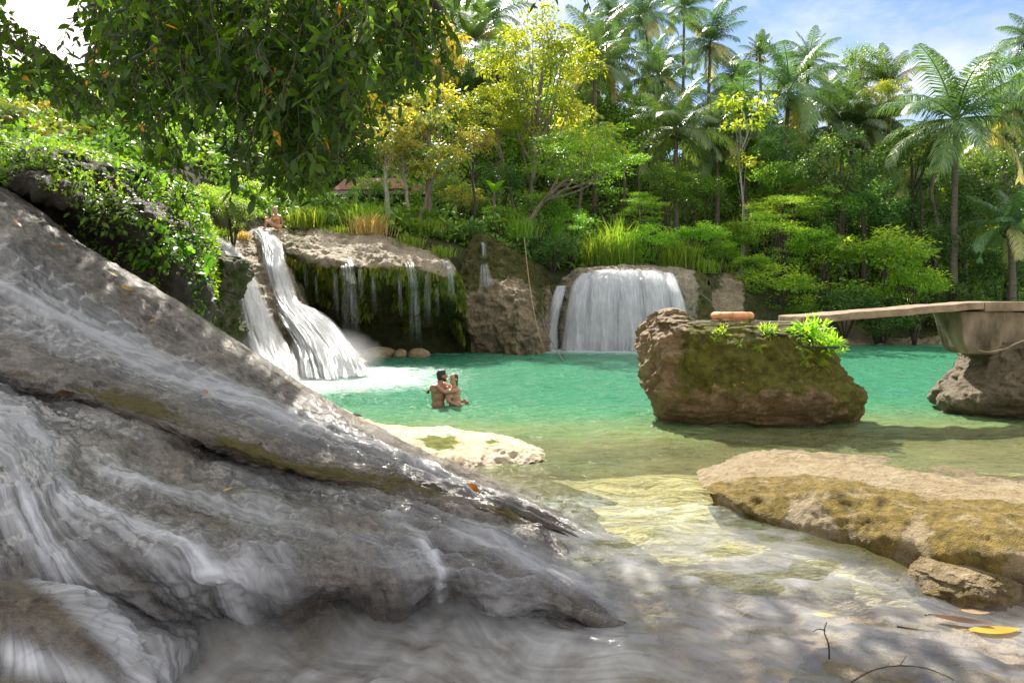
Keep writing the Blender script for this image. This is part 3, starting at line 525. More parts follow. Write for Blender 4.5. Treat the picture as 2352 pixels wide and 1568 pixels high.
def blob(name, label, cat, levels, mat, dmid, dhalf, amp=.12, freq=1., mossf=None, sq=2.6, nu=160, nv=120, amp2=.06, tw=None, lean=0., top=True, seed=0.):
    """a closed boulder from (py, left px, right px) levels at depth dmid, top to bottom; dhalf: half depth per level"""
    lv = []
    for i, l in enumerate(levels):
        py, a, b = l[:3]; dh = l[3] if len(l) > 3 else dhalf; dm = l[4] if len(l) > 4 else dmid
        z = H - (py - HY) * dm / F; lv.append([(a - CX) * dm / F, (b - CX) * dm / F, z, dh, dm])
    lv = np.array(lv)
    if top: lv = np.concatenate([[[lv[0].mean() * 0 + (lv[0][0] + lv[0][1]) / 2 - .01, (lv[0][0] + lv[0][1]) / 2 + .01, lv[0][2] + .02, .01, lv[0][4]]], lv])
    L = crom(lv, nv); th = np.linspace(0, 2 * np.pi, nu, endpoint=False); c, s = np.cos(th), np.sin(th)
    e = 2 / sq; c = np.sign(c) * np.abs(c) ** e; s = np.sign(s) * np.abs(s) ** e
    xm, xr = (L[:, 0] + L[:, 1]) / 2, np.abs(L[:, 1] - L[:, 0]) / 2
    G = np.stack([xm[None] + xr[None] * c[:, None], L[:, 4][None] + np.abs(L[:, 3])[None] * s[:, None], L[:, 2][None] + 0 * c[:, None]], -1)
    cen = np.stack([xm, L[:, 4], L[:, 2]], -1)[None]; out = unit(G - cen + np.array([0, 0, .25]) * 0)
    p = G.reshape(-1, 3) * freq + seed
    h = fbm(p, 4).reshape(nu, nv) * amp + (ridged(p * 2.7, 3).reshape(nu, nv) - .5) * amp2 + fbm(p * 9, 3).reshape(nu, nv) * amp2 * .5
    h *= np.minimum(1, np.linalg.norm(G - cen, axis=-1) / .25)
    G = G + out * h[..., None]; mo = mossf(G, out) if mossf else np.zeros((nu, nv))
    o = obj(name, surf(name, G, mat, {'moss': mo.ravel()}, wrap=True), label=label, category=cat); return o, G
def mb(G, out):
    x, y = pxy(G); return .95 * sstep(1535, 1610, x + .25 * (y - 760)) * sstep(985, 820, y + .18 * (1900 - x) * 0) + .45 * sstep(1860, 1960, x) * sstep(800, 850, y) + .35 * sstep(.3, .8, out[..., 2])
LB = [(709, 1528, 1556, .16, 12.2), (722, 1505, 1572, .35, 12.2), (738, 1494, 1590, .6, 12.2), (743, 1491, 1790, .8, 12.2), (756, 1487, 1846, 1.0, 12.2), (785, 1480, 1884, 1.1, 12.15), (825, 1480, 1900, 1.15, 12.1), (865, 1484, 1938, 1.15, 12.05), (893, 1490, 1966, 1.15, 12), (925, 1500, 1966, 1.0, 12.), (952, 1514, 1962, .78, 12.1), (978, 1534, 1952, .56, 12.2), (1040, 1544, 1948, .54, 12.2)]
BO, BG = blob('mossy_boulder', 'big brown boulder with mossy crown and pointed horn standing in the pool', 'boulder', LB, M['boulder'], 12, 1, .13, .95, mb, 2.5, 260, 200, .085, seed=2.)
def mb2(G, out): return .35 + .5 * sstep(.0, .6, out[..., 2])
blob('pier_boulder', 'undercut dark boulder carrying the concrete pier at the right edge', 'boulder', [(785, 2250, 2640, .8, 12.8), (805, 2236, 2680, .9, 12.8), (835, 2222, 2700, 1.1, 12.8), (870, 2200, 2720, 1.25, 12.8), (902, 2176, 2740, 1.35, 12.8), (925, 2170, 2740, 1.25, 12.9), (945, 2178, 2740, 1., 13), (962, 2188, 2740, .8, 13.1), (1010, 2188, 2740, .8, 13.1)], rock_mat('pier_boulder_rock', (.20, .155, .10), (.07, .052, .035), (.34, .27, .18), scale=1.5, bump=.9, bdist=.1, moss=(.06, .055, .012), moss2=(.13, .115, .025)), 12.8, 1, .14, .9, mb2, 2.8, 220, 140, .08, seed=8.)
# pale rocks along the near shore
def shore(name, label, cols, nu, nv, mossf, mat=None, amp=.07, freq=1.2, amp2=.03):
    return cliff(name, label, 'rock', cols, nu, nv, mat or M['tan'], amp, freq, mossf, amp2)
Kf = [
 [(1600, 1085, 8.2), (1606, 1105, 7.6), (1618, 1120, 7.2), (1630, 1136, 6.85), (1640, 1150, 7.0), (1648, 1170, 7.0)],
 [(1700, 1052, 8.9), (1690, 1075, 8.0), (1684, 1100, 7.3), (1680, 1125, 6.75), (1690, 1165, 6.55), (1704, 1195, 6.6)],
 [(1800, 1032, 9.4), (1800, 1062, 8.2), (1800, 1095, 7.2), (1800, 1118, 6.6), (1806, 1185, 6.25), (1826, 1240, 6.15)],
 [(1930, 1042, 9.2), (1930, 1075, 7.9), (1930, 1105, 6.9), (1932, 1128, 6.3), (1940, 1215, 5.95), (1950, 1275, 5.85)],
 [(2050, 1058, 9.0), (2050, 1090, 7.7), (2050, 1125, 6.6), (2060, 1160, 5.95), (2060, 1235, 5.6), (2060, 1310, 5.55)],
 [(2150, 1075, 8.6), (2150, 1110, 7.3), (2140, 1150, 6.3), (2140, 1186, 5.7), (2120, 1240, 5.5), (2120, 1325, 5.4)],
 [(2260, 1088, 8.4), (2260, 1125, 7.0), (2260, 1155, 6.1), (2250, 1180, 5.55), (2230, 1255, 5.15), (2220, 1350, 5.15)],
 [(2390, 1098, 8.2), (2390, 1130, 6.8), (2390, 1155, 6.0), (2390, 1182, 5.5), (2390, 1270, 4.95), (2390, 1370, 5.0)],
 [(2700, 1110, 8.2), (2700, 1140, 6.8), (2700, 1160, 6.0), (2700, 1185, 5.5), (2700, 1270, 5.0), (2700, 1370, 5.0)]]
def mf(u, v, G, nr): return .70 * sstep(.50, .62, v) * sstep(1.02, .9, v + .1 * np.sin(u * 26)) - .05
M['ledge'] = rock_mat('near_ledge', (.36, .275, .145), (.22, .15, .065), (.44, .365, .25), scale=1.7, bump=1., bdist=.07, moss=(.11, .08, .012), moss2=(.36, .25, .05), rough=(.55, .85))
shore('near_ledge', 'long pale ledge with yellow mossy front, lower right of the pool', Kf, 300, 190, mf, M['ledge'], .05, 1.2, .022)
Kg = [
 [(700, 925, 11.6), (712, 945, 10.6), (724, 962, 9.9), (740, 990, 9.2), (760, 1030, 9.0)],
 [(770, 934, 11.8), (772, 956, 10.8), (776, 975, 10.1), (788, 1010, 9.2), (800, 1050, 8.8)],
 [(860, 966, 11.0), (860, 982, 10.3), (864, 995, 9.7), (880, 1030, 8.9), (890, 1075, 8.5)],
 [(970, 982, 10.8), (970, 993, 10.1), (974, 1006, 9.4), (980, 1046, 8.6), (990, 1098, 8.3)],
 [(1080, 990, 10.6), (1084, 1000, 9.9), (1090, 1012, 9.3), (1098, 1045, 8.7), (1104, 1085, 8.45)],
 [(1180, 1004, 10.2), (1184, 1012, 9.7), (1188, 1022, 9.3), (1192, 1044, 8.9), (1196, 1070, 8.7)],
 [(1242, 1030, 9.6), (1246, 1034, 9.35), (1250, 1040, 9.2), (1252, 1048, 9.05), (1252, 1062, 8.9)]]
def mg(u, v, G, nr): x, y = pxy(G); return .95 * np.exp(-((x - 1010) / 60) ** 2) * np.exp(-((v - .62) / .16) ** 2) + .7 * np.exp(-((x - 1130) / 30) ** 2) * np.exp(-((v - .6) / .14) ** 2)
M['spit'] = rock_mat('pale_spit', (.52, .43, .28), (.32, .24, .13), (.66, .58, .44), scale=2., bump=.6, bdist=.05, moss=(.09, .11, .01), moss2=(.16, .17, .02))  # the spit's own pale tan rock
shore('rock_spit', 'low pale rock spit with two moss tufts reaching into the green pool', Kg, 220, 110, mg, M['spit'], .05, 1.4, .025)
blob('shore_stone', 'small tan stone at the foot of the mossy ledge, lower right', 'rock', [(1288, 2190, 2235, .12, 5.2), (1296, 2150, 2270, .25, 5.2), (1306, 2120, 2295, .32, 5.2), (1320, 2105, 2310, .36, 5.2), (1360, 2100, 2320, .38, 5.2)], M['ledge'], 5.2, .3, .05, 3, lambda G, o: .42 + 0 * o[..., 0], 2.2, 110, 60, .03, seed=4)
BR, BRG = blob('brown_rock', 'wet brown rock splitting the white water, bottom left corner', 'rock', [(1345, -80, 0, .12, 3.95), (1375, -120, 90, .25, 3.95), (1430, -150, 200, .38, 3.9), (1500, -160, 270, .42, 3.8), (1570, -160, 320, .45, 3.72), (1680, -160, 350, .45, 3.7)], rock_mat('brown_wet_rock', (.13, .085, .038), (.03, .022, .015), (.25, .175, .08), scale=2.6, rough=(.08, .35), bump=1., bdist=.04, spec=.6, moss=(.10, .08, .02), moss2=(.2, .14, .03)), 3.9, .4, .06, 2, lambda G, o: .35 + 0 * o[..., 0], 2.2, 150, 90, .04, seed=5)
o_ = unit(BRG - BRG.mean((0, 1))); zz_ = BRG[..., 2]; aa_ = np.arctan2(o_[..., 1], o_[..., 0]); bxp_, byp_ = pxy(BRG); fo_ = np.clip(.75 * np.exp(-((byp_ - 1500 - .35 * (bxp_ - 20)) / 34) ** 2) + .85 * sstep(-60, 10, bxp_ - np.interp(byp_, [1340, 1400, 1480, 1568, 1680], [90, 175, 262, 330, 360])) + .1, 0, 1) * (.7 + .5 * fbm(BRG.reshape(-1, 3) * 2.2, 3).reshape(zz_.shape))
obj('slope_water', surf('slope_water', BRG + o_ * .014, M['film'], {'fu': (-zz_ * 2.).ravel(), 'fv': (aa_ * .5).ravel(), 'foam': np.clip(fo_, 0, 1).ravel()}, wrap=True, keep=False), kind='structure')
blob('flat_rock', 'flat silt covered rock just awash in the stream, bottom right', 'rock', [(1586, 2060, 2230, .2, 3.84), (1589, 1980, 2350, .5, 3.82), (1598, 1920, 2440, .7, 3.8), (1646, 1880, 2480, .8, 3.75)], rock_mat('silty_rock', (.22, .165, .09), (.10, .075, .04), (.30, .24, .15), scale=2.4, rough=(.12, .4), bump=.5, bdist=.03, moss=(.13, .11, .04), moss2=(.2, .17, .06)), 3.8, .6, .05, 2.2, lambda G, o: .25 + 0 * o[..., 0], 2.3, 180, 60, .03, seed=6)
# mossy lumps under the mound, left of the first chute
def mlump(G, out): return .55 + .2 * out[..., 2]
M['lump'] = rock_mat('mossy_lump_rock', (.15, .12, .085), (.05, .04, .03), (.3, .25, .18), scale=1.3, bump=.9, bdist=.1, moss=(.03, .05, .006), moss2=(.1, .13, .012))
blob('mossy_rock', 'dark rock lump thick with green moss beside the first chute, lower of two', 'rock', [(672, 462, 505, .4, 18), (688, 450, 528, .8, 18), (720, 440, 540, 1, 18), (760, 445, 546, 1, 17.8), (790, 460, 530, .8, 17.8), (840, 470, 540, .8, 17.8)], M['lump'], 18, 1, .22, .8, mlump, 2.5, 120, 90, .12, seed=1)
blob('mossy_rock', 'mossy rock lump hung with roots beside the first chute, upper of two', 'rock', [(585, 470, 520, .4, 18.8), (600, 452, 545, .8, 18.8), (630, 440, 552, 1, 18.8), (665, 445, 545, .9, 18.8), (700, 450, 530, .7, 18.8)], M['lump'], 18.8, 1, .22, .8, mlump, 2.5, 120, 80, .12, seed=3)
for i, (a, b, y, lab) in enumerate([(838, 906, 797, 'wide low tan boulder at the water under the dark overhang'), (905, 935, 802, 'smallest pale stone at the water under the dark overhang'), (940, 985, 800, 'rounded tan stone at the water under the dark overhang, rightmost of three')]):
    c = (a + b) / 2; w = (b - a) / 2; blob('shaded_stone', lab, 'rock', [(y, c - w * .4, c + w * .4, .1, 26.6), (y + 4, c - w * .8, c + w * .8, .3, 26.6), (y + 10, a, b, .4, 26.6), (y + 22, a, b, .4, 26.6)], M['tan'], 26.6, .3, .06, 1.5, None, 2.3, 50, 30, .03, seed=i)

# ------------------------------------------------------------------ falling water
def fall(buf, path, bulge=.25, nu=70, nv=40, off=0., dens=1., jit=.0, spread=None, fade=(.04, .0)):
    """one sheet: path of (px,py,d,width px)"""
    p = np.array([list(P(q[0], q[1], q[2] + off)) + [q[3] * q[2] / F] for q in path]); c = crom(p, nu); t = np.linspace(-1, 1, nv)
    ce, w = c[:, :3], c[:, 3]; G = ce[:, None] + np.array([1, 0, 0]) * (t[None, :] * w[:, None] / 2)[..., None]
    G[..., 1] -= bulge * (1 - t ** 2)[None] * np.minimum(1, w / 1.2)[:, None]
    L = np.concatenate([[0], np.linalg.norm(np.diff(ce, axis=0), axis=1).cumsum()]); s = np.linspace(0, 1, nu)
    G[..., 1] -= jit * fbm(np.stack([(t[None] * w[:, None] * 2).ravel(), (L[:, None] * .35 + 0 * t[None]).ravel(), np.full(nu * nv, off * 31)], 1), 3).reshape(nu, nv)
    edge = (1 - np.abs(t) ** 3)[None] * sstep(0, fade[0] + 1e-4, s)[:, None] * sstep(1, 1 - fade[1] - 1e-4, s)[:, None]
    fv = t[None] * w.mean() / 2 + 0 * s[:, None] + off * 13.7
    buf.add(G.reshape(-1, 3), gridq(nu, nv), fu=(L[:, None] + 0 * t[None]).ravel(), fv=fv.ravel(), foam=(edge * dens).ravel())
def waterfall(label, parts, **kw):
    px, py, d, w = parts[0][0]; base = P(parts[0][-1][0], parts[0][-1][1], parts[0][-1][2])
    t = thing('waterfall', label, 'waterfall', tuple(base))
    for k in parts:
        bf = Buf(); dens = kw.get('dens', 1.); lay = kw.get('layers', 2)
        for i in range(lay): fall(bf, k, kw.get('bulge', .25) * (1 + .6 * i), off=-.1 - .12 * i, dens=dens * (1 if i == 0 else .55), jit=kw.get('jit', .12), nu=kw.get('nu', 70), nv=kw.get('nv', 40), fade=kw.get('fade', (.04, .0)))
        me = bf.mesh('water_strand', [kw.get('mat', M['silk'])]); o = obj('water_strand', me, t); o.location = -Vector(base)
    return t
waterfall('tall white main chute sliding down the pale rock, second from left', [
 [(598, 526, 28.4, 44), (620, 556, 26.6, 48), (634, 610, 25.0, 52), (648, 660, 24.3, 56), (664, 700, 23.4, 62), (700, 738, 22.2, 96), (738, 790, 21., 140), (764, 862, 19.4, 190)],
 [(662, 690, 23.8, 24), (706, 716, 23.0, 60), (756, 768, 21.9, 74), (786, 838, 20.6, 70)]], jit=.28, layers=3, bulge=.4, dens=1.3, nv=60, nu=110)
waterfall('thinner veil of water over tan rock, leftmost chute', [
 [(480, 540, 25.9, 60), (526, 583, 24.3, 60), (558, 630, 23.1, 56), (578, 690, 22.1, 66), (596, 755, 21.2, 92), (616, 812, 20.2, 120), (638, 872, 18.8, 130)]], layers=3, bulge=.35, dens=1.0, nv=50, nu=100)
M['trick'] = silk_mat('thin_water', fu=.3, fv=26., gain=1.2, soft=.05, lo=.4, white=(.6, .61, .64))
waterfall('double thread of water hanging in front of the dark hollow, left of three', [[(795, 596, 25.6, 30), (798, 620, 24.8, 34), (802, 660, 24.7, 36), (806, 730, 24.7, 44), (808, 800, 24.7, 50)], [(824, 600, 25.6, 14), (828, 640, 24.9, 14), (830, 700, 24.9, 16)], [(768, 600, 25.8, 12), (770, 640, 25.2, 14), (772, 740, 25.2, 18)], [(856, 604, 25.6, 10), (858, 650, 25, 12), (860, 730, 25, 16)]], layers=1, bulge=.08, dens=.75, mat=M['trick'], fade=(.06, .5))
waterfall('slender thread of water in front of the dark hollow, middle of three', [[(938, 598, 25.7, 22), (946, 625, 24.9, 24), (950, 680, 24.8, 26), (954, 760, 24.8, 30), (956, 806, 24.9, 34)], [(916, 606, 25.6, 10), (918, 650, 25, 10), (920, 740, 25, 14)], [(976, 610, 25.9, 14), (980, 650, 25.2, 16), (982, 760, 25.2, 22)], [(1002, 612, 26.1, 8), (1004, 660, 25.6, 9), (1006, 740, 25.6, 12)]], layers=1, bulge=.08, dens=.7, mat=M['trick'], fade=(.06, .5))
waterfall('short spout at the right corner of the overhanging cliff', [[(1024, 598, 27.2, 10), (1032, 615, 25.6, 14), (1036, 650, 25.3, 16), (1038, 700, 25.3, 24)]], layers=2, bulge=.08, dens=.95, mat=M['trick'], fade=(.06, .4))
waterfall('faint pair of drips under the cliff lip beside the main chute', [[(722, 590, 26.2, 7), (726, 640, 25.8, 7), (728, 710, 25.8, 10)], [(700, 588, 26.3, 14), (702, 630, 26, 14), (704, 680, 26, 16)]], layers=1, bulge=.03, dens=.8, mat=M['trick'], fade=(.1, .6))
waterfall('tiny spring spilling off the mossy bluff', [[(1108, 556, 30.9, 10), (1111, 566, 30.2, 11), (1112, 600, 29.9, 12)], [(1112, 604, 30.1, 16), (1116, 640, 29.1, 30), (1120, 668, 28.8, 24)]], layers=1, bulge=.05, dens=1.1, mat=M['trick'], fade=(.1, .3), jit=.03)
waterfall('broad white curtain of falling water over the rounded ledge', [
 [(1356, 626, 33.2, 40), (1342, 650, 31.9, 52), (1332, 700, 31.3, 58), (1326, 760, 31, 64), (1322, 806, 30.6, 72)],
 [(1398, 620, 33.2, 70), (1390, 640, 31.8, 84), (1386, 690, 31.2, 96), (1384, 750, 30.9, 104), (1382, 806, 30.6, 110)],
 [(1446, 620, 33.1, 60), (1444, 645, 31.7, 70), (1448, 700, 31, 80), (1450, 806, 30.4, 100)],
 [(1494, 622, 32.9, 54), (1500, 645, 31.4, 66), (1508, 700, 30.8, 76), (1514, 806, 30.2, 90)],
 [(1532, 626, 32.4, 26), (1546, 660, 31, 30), (1556, 700, 30.5, 36), (1562, 780, 30.2, 40)],
 [(1290, 655, 33, 24), (1280, 690, 31.8, 28), (1268, 745, 31.4, 30), (1262, 804, 31, 42)]], layers=3, bulge=.25, dens=1.25, nv=44, nu=80, jit=.2, mat=silk_mat('curtain_water', fv=9., gain=1., soft=.5, brk=.25, white=(.82, .83, .86)))

def spray(px, py, d, rx, ry, rz, dens):
    bm = bmesh.new(); bmesh.ops.create_icosphere(bm, subdivisions=3, radius=1); me = bpy.data.meshes.new('spray'); bm.to_mesh(me); bm.free()
    m, nt, out = newmat('spray_mist'); n = N(nt); tc = n.objco(); ln = nt.nodes.new('ShaderNodeVectorMath'); ln.operation = 'LENGTH'; n.put(ln.inputs[0], tc)
    f = n.math('MULTIPLY', n.ramp(ln.outputs['Value'], [(.1, 1.), (.95, 0.)]), n.ramp(n.noise(tc, 2.2, 3), [(.3, .2), (.7, 1.)]))
    v = nt.nodes.new('ShaderNodeVolumePrincipled'); v.inputs['Color'].default_value = (.97, .98, 1, 1); v.inputs['Anisotropy'].default_value = .3; n.put(v.inputs['Density'], n.math('MULTIPLY', f, dens)); nt.links.new(v.outputs[0], out.inputs['Volume']); me.materials.append(m)
    o = obj('spray', me, None, tuple(P(px, py, d)), kind='stuff'); o.scale = (rx, ry, rz)
spray(770, 825, 20.0, 1.6, 1.1, 1.0, 1.1); spray(632, 850, 19.0, .9, .7, .6, .7); spray(1420, 795, 30.0, 3.4, .9, .7, .7)
# ------------------------------------------------------------------ ground finder
_V, _Q, _o = [], [], 0
for v, q in ROCKS: _V.append(v); _Q.append(q + _o); _o += len(v)
BV = BVHTree.FromPolygons(np.concatenate(_V).tolist(), np.concatenate(_Q).tolist())
def ground(x, y):
    h = float(hill(np.array([x]), np.array([y]))[0]); r = BV.ray_cast(Vector((x, y, 40)), Vector((0, 0, -1)))
    return max(h, r[0].z) if r[0] is not None else h
def aim(px, py):
    """the rock surface seen at that spot: point, normal"""
    o = Vector((0, 0, H)); d = (Vector(P(px, py, 10)) - o).normalized(); r = BV.ray_cast(o, d)
    if r[0] is None: return None
    nn = r[1]; return np.array(r[0]), np.array(nn if nn.dot(d) < 0 else -nn)

# ------------------------------------------------------------------ foliage
ML = {
 'yel': leaf_mat('yellow_green_leaf', [(.06, .10, .012), (.14, .18, .018), (.24, .24, .022)], .45),
 'teak': leaf_mat('golden_leaf', [(.06, .10, .03), (.13, .15, .06), (.20, .20, .035), (.26, .19, .025)], .42, .35),
 'orange': leaf_mat('orange_leaf', [(.10, .13, .03), (.20, .17, .025), (.28, .17, .02)], .45),
 'feather': leaf_mat('feathery_leaf', [(.03, .09, .01), (.075, .17, .015), (.15, .24, .02)], .45),
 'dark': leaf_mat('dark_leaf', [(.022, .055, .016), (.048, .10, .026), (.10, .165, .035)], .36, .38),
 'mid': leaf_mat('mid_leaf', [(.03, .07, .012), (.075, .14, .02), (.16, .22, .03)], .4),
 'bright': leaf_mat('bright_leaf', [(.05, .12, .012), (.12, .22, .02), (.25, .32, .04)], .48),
 'palm': leaf_mat('palm_frond', [(.026, .056, .024), (.055, .095, .042), (.11, .15, .06), (.27, .21, .10)], .32, .36, .45),
 'hang': leaf_mat('hanging_leaf', [(.012, .038, .005), (.03, .08, .008), (.07, .15, .012), (.5, .28, .015)], .54, .36, .35, 2., 1.25),
 'grass': leaf_mat('grass_blade', [(.04, .09, .012), (.09, .15, .02), (.17, .20, .045)], .45),
 'straw': leaf_mat('straw_blade', [(.16, .13, .05), (.30, .22, .10), (.40, .32, .17)], .35),
 'fern': leaf_mat('fern_frond', [(.03, .08, .01), (.09, .16, .015), (.22, .27, .02)], .48),
 'moss': leaf_mat('moss_sprig', [(.035, .05, .008), (.09, .095, .012), (.19, .175, .025)], .3, .7, .2)}
M['bark'] = plain('pale_bark', (.27, .22, .16), .85, .2, .4, 5, .6, (3, 3, .6)); M['barkw'] = plain('white_bark', (.46, .41, .34), .8, .2, .4, 6, .5, (3, 3, 1))
M['barkd'] = plain('dark_bark', (.10, .08, .06), .9, .2, .4, 5, .6, (3, 3, .6)); M['palmbark'] = plain('palm_bark', (.20, .165, .13), .85, .2, .4, 4, .7, (1, 1, 5))
def leaves(buf, p, d, nrm, L, Wd, tint, fold=.12, shape=1):
    p = np.asarray(p, float); d = unit(d); s = unit(np.cross(d, nrm)); nn = np.cross(s, d); k = len(p)
    L = np.broadcast_to(L, (k,))[:, None]; Wd = np.broadcast_to(Wd, (k,))[:, None]; ti = np.broadcast_to(tint, (k,))
    if shape == 1:
        V = np.stack([p, p + d * L * .42 + s * Wd * .5 + nn * Wd * fold, p + d * L - nn * L * .08, p + d * L * .42 - s * Wd * .5 + nn * Wd * fold], 1)
        buf.add(V.reshape(-1, 3), np.arange(k * 4).reshape(k, 4), tint=np.repeat(ti, 4))
    else:                       # folded pointed oval
        m = p + d * L * .5 - nn * Wd * .12; w = Wd * .5
        V = np.stack([p, p + d * L * .28 + s * w * .85 + nn * w * .1, p + d * L * .62 + s * w * .8 - nn * L * .02, p + d * L - nn * L * .12, p + d * L * .62 - s * w * .8 - nn * L * .02, p + d * L * .28 - s * w * .85 + nn * w * .1, m], 1)
        b = np.arange(k)[:, None] * 7
        buf.add(V.reshape(-1, 3), np.concatenate([b + [[0, 1, 2, 6]], b + [[0, 6, 4, 5]]]), np.concatenate([b + [[6, 2, 3]], b + [[6, 3, 4]]]), tint=np.repeat(ti, 7))
def rdir(k): return unit(rng.normal(size=(k, 3)))
def crown(name, mat, K=46, per=70, leaf=.075, cr=(.2, .32), flat=.6, droop=.3, hole=.25, shape=(1, 1, 1), aspect=.45, seed=1, grad=.35, top=False, layered=0):
    """unit crown of leaf clumps; returns mesh and clump centres"""
    global rng; rng = np.random.default_rng(seed); b = Buf(); c = []
    while len(c) < K:
        q = rdir(1)[0] * rng.uniform(hole, .82) ** .6
        if q[2] < -.55 and rng.random() < .6: continue
        if top and q[2] < -.1 and rng.random() < .7: continue
        c.append(q * (1 + .14 * perlin(q[None] * 2.3 + seed)[0]))
    c = np.array(c); 
    if layered: c[:, 2] = np.round(c[:, 2] * layered) / layered + rng.normal(size=K) * .03
    for q in c:
        r = rng.uniform(*cr); m = int(per * rng.uniform(.6, 1.35)); o = rdir(m) * (rng.random((m, 1)) ** .45) * r; o[:, 2] *= flat
        d = unit(o + q * .25 * r + rng.normal(size=(m, 3)) * r * .5 + np.array([0, 0, -droop * r])); nn = unit(np.array([0, 0, 1.]) + rng.normal(size=(m, 3)) * .6)
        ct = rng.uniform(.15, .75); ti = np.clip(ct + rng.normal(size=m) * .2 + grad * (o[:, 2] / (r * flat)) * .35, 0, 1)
        leaves(b, (q + o) * shape, d, nn, leaf * rng.uniform(.6, 1.25, m), leaf * aspect * rng.uniform(.7, 1.2, m), ti)
    return b.mesh(name, [mat]), c * np.array(shape)
CR = {}
def variants(key, k, **kw): CR[key] = [crown(key + '_crown', seed=100 + 17 * i + len(CR) * 5, **kw) for i in range(k)]
variants('airy', 2, mat=ML['yel'], K=130, per=66, leaf=.062, cr=(.13, .22), flat=.55, hole=.3, aspect=.5)
variants('teak', 3, mat=ML['teak'], K=40, per=40, leaf=.15, cr=(.2, .32), flat=.6, droop=.7, hole=.2, aspect=.5)
variants('orange', 2, mat=ML['orange'], K=34, per=36, leaf=.13, cr=(.15, .26), flat=.6, droop=.6, aspect=.5)
variants('feather', 2, mat=ML['feather'], K=60, per=170, leaf=.055, cr=(.2, .32), flat=.32, hole=.2, aspect=.28, layered=5)
variants('dark', 3, mat=ML['dark'], K=60, per=75, leaf=.085, cr=(.2, .3), flat=.75, hole=.35, aspect=.5)
variants('mid', 3, mat=ML['mid'], K=55, per=75, leaf=.085, cr=(.18, .3), flat=.65, hole=.3, aspect=.48)
variants('bright', 3, mat=ML['bright'], K=46, per=70, leaf=.10, cr=(.2, .32), flat=.6, hole=.3, aspect=.42, top=True)
variants('brightf', 2, mat=ML['bright'], K=40, per=150, leaf=.07, cr=(.24, .36), flat=.35, hole=.3, aspect=.25, top=True, layered=4)
variants('fbush', 2, mat=ML['feather'], K=46, per=80, leaf=.09, cr=(.22, .34), flat=.55, hole=.3, aspect=.32, top=True)
variants('dbush', 2, mat=ML['dark'], K=46, per=75, leaf=.10, cr=(.22, .34), flat=.65, hole=.3, aspect=.45, top=True)
variants('mbush', 3, mat=ML['mid'], K=46, per=75, leaf=.10, cr=(.22, .34), flat=.6, hole=.3, aspect=.42, top=True)
variants('sapl', 2, mat=ML['yel'], K=16, per=20, leaf=.2, cr=(.2, .36), flat=.6, droop=.3, hole=.3, aspect=.6)
rng = np.random.default_rng(11)
def trunk_mesh(name, h, lean, r0, r1, limbs, mat, wob=.04, n=8, fork=.62):
    b = Buf(); k = 9; t = np.linspace(0, 1, k); pts = np.stack([lean[0] * t ** 1.4, lean[1] * t ** 1.4, h * t], 1)
    pts[1:-1, :2] += rng.normal(size=(k - 2, 2)) * wob * h * .25; pts[0, 2] -= .3; rad = r0 + (r1 - r0) * t; rad[0] *= 1.35
    tube(b, pts, rad, n)
    for q in limbs:
        f = rng.uniform(fork, .98); a = np.array([np.interp(f, t, pts[:, i]) for i in range(3)]); q = np.asarray(q); mid = a + (q - a) * .5 + np.array([0, 0, -.08 * np.linalg.norm(q - a)])
        rr = (r0 + (r1 - r0) * f) * .55; tube(b, crom(np.array([a, mid, q]), 6), np.linspace(rr, rr * .25, 6), 5)
    return b.mesh(name, [mat])
def tree(name, label, cat, cx, cy, rx, ry, d, key, bark='bark', tr=.12, base=None, nl=9, group=None, vi=None, ydepth=None, fork=.62):
    """crown centre (cx,cy) and half sizes rx, ry in view units at distance d; base px for a leaning stem"""
    c = P(cx, cy, d); bxp = (c[0] if base is None else (base - CX) * d / F); gz = ground(bxp, d)
    R3 = np.array([rx * d / F, (ydepth or rx * .9) * d / F, ry * d / F]); t = thing(name, label, cat, (bxp, d, gz), group)
    me, cl = CR[key][int(rng.integers(len(CR[key]))) if vi is None else vi % len(CR[key])]
    loc = Vector((c[0] - bxp, 0, c[2] - gz)); o = obj('crown', me, t, loc); o.scale = R3; rz = rng.uniform(0, 6.28); o.rotation_euler = (0, 0, 0)
    sel = cl[rng.permutation(len(cl))[:nl]]; limbs = [np.array(loc) + q * R3 * .85 for q in sel]
    obj('trunk', trunk_mesh('trunk', max(.4, loc.z - R3[2] * .1), (loc.x, 0), tr, tr * .45, limbs, M[bark], fork=fork), t); return t
def bush(label, cx, cy, rx, ry, d, key, group=None, name='bush', vi=None):
    """cy: middle of the foliage"""
    c = P(cx, cy, d); gz = min(ground(c[0], d), c[2] - ry * d / F * .3); R3 = np.array([rx * d / F, rx * .75 * d / F, ry * d / F])
    t = thing(name, label, 'bush', (c[0], d, gz), group); me, cl = CR[key][int(rng.integers(len(CR[key]))) if vi is None else vi % len(CR[key])]
    loc = Vector((0, 0, c[2] - gz)); o = obj('foliage', me, t, loc); o.scale = R3; o.rotation_euler = (0, 0, rng.uniform(-.4, .4))
    b = Buf()
    for q in cl[rng.permutation(len(cl))[:7]]: e = np.array(loc) + q * R3 * .8; tube(b, crom(np.array([[0, 0, -.2], e * .5 + np.array([0, 0, .1]), e]), 6), np.linspace(.05, .012, 6), 5)
    obj('stem', b.mesh('stem', [M['barkd']]), t); return t
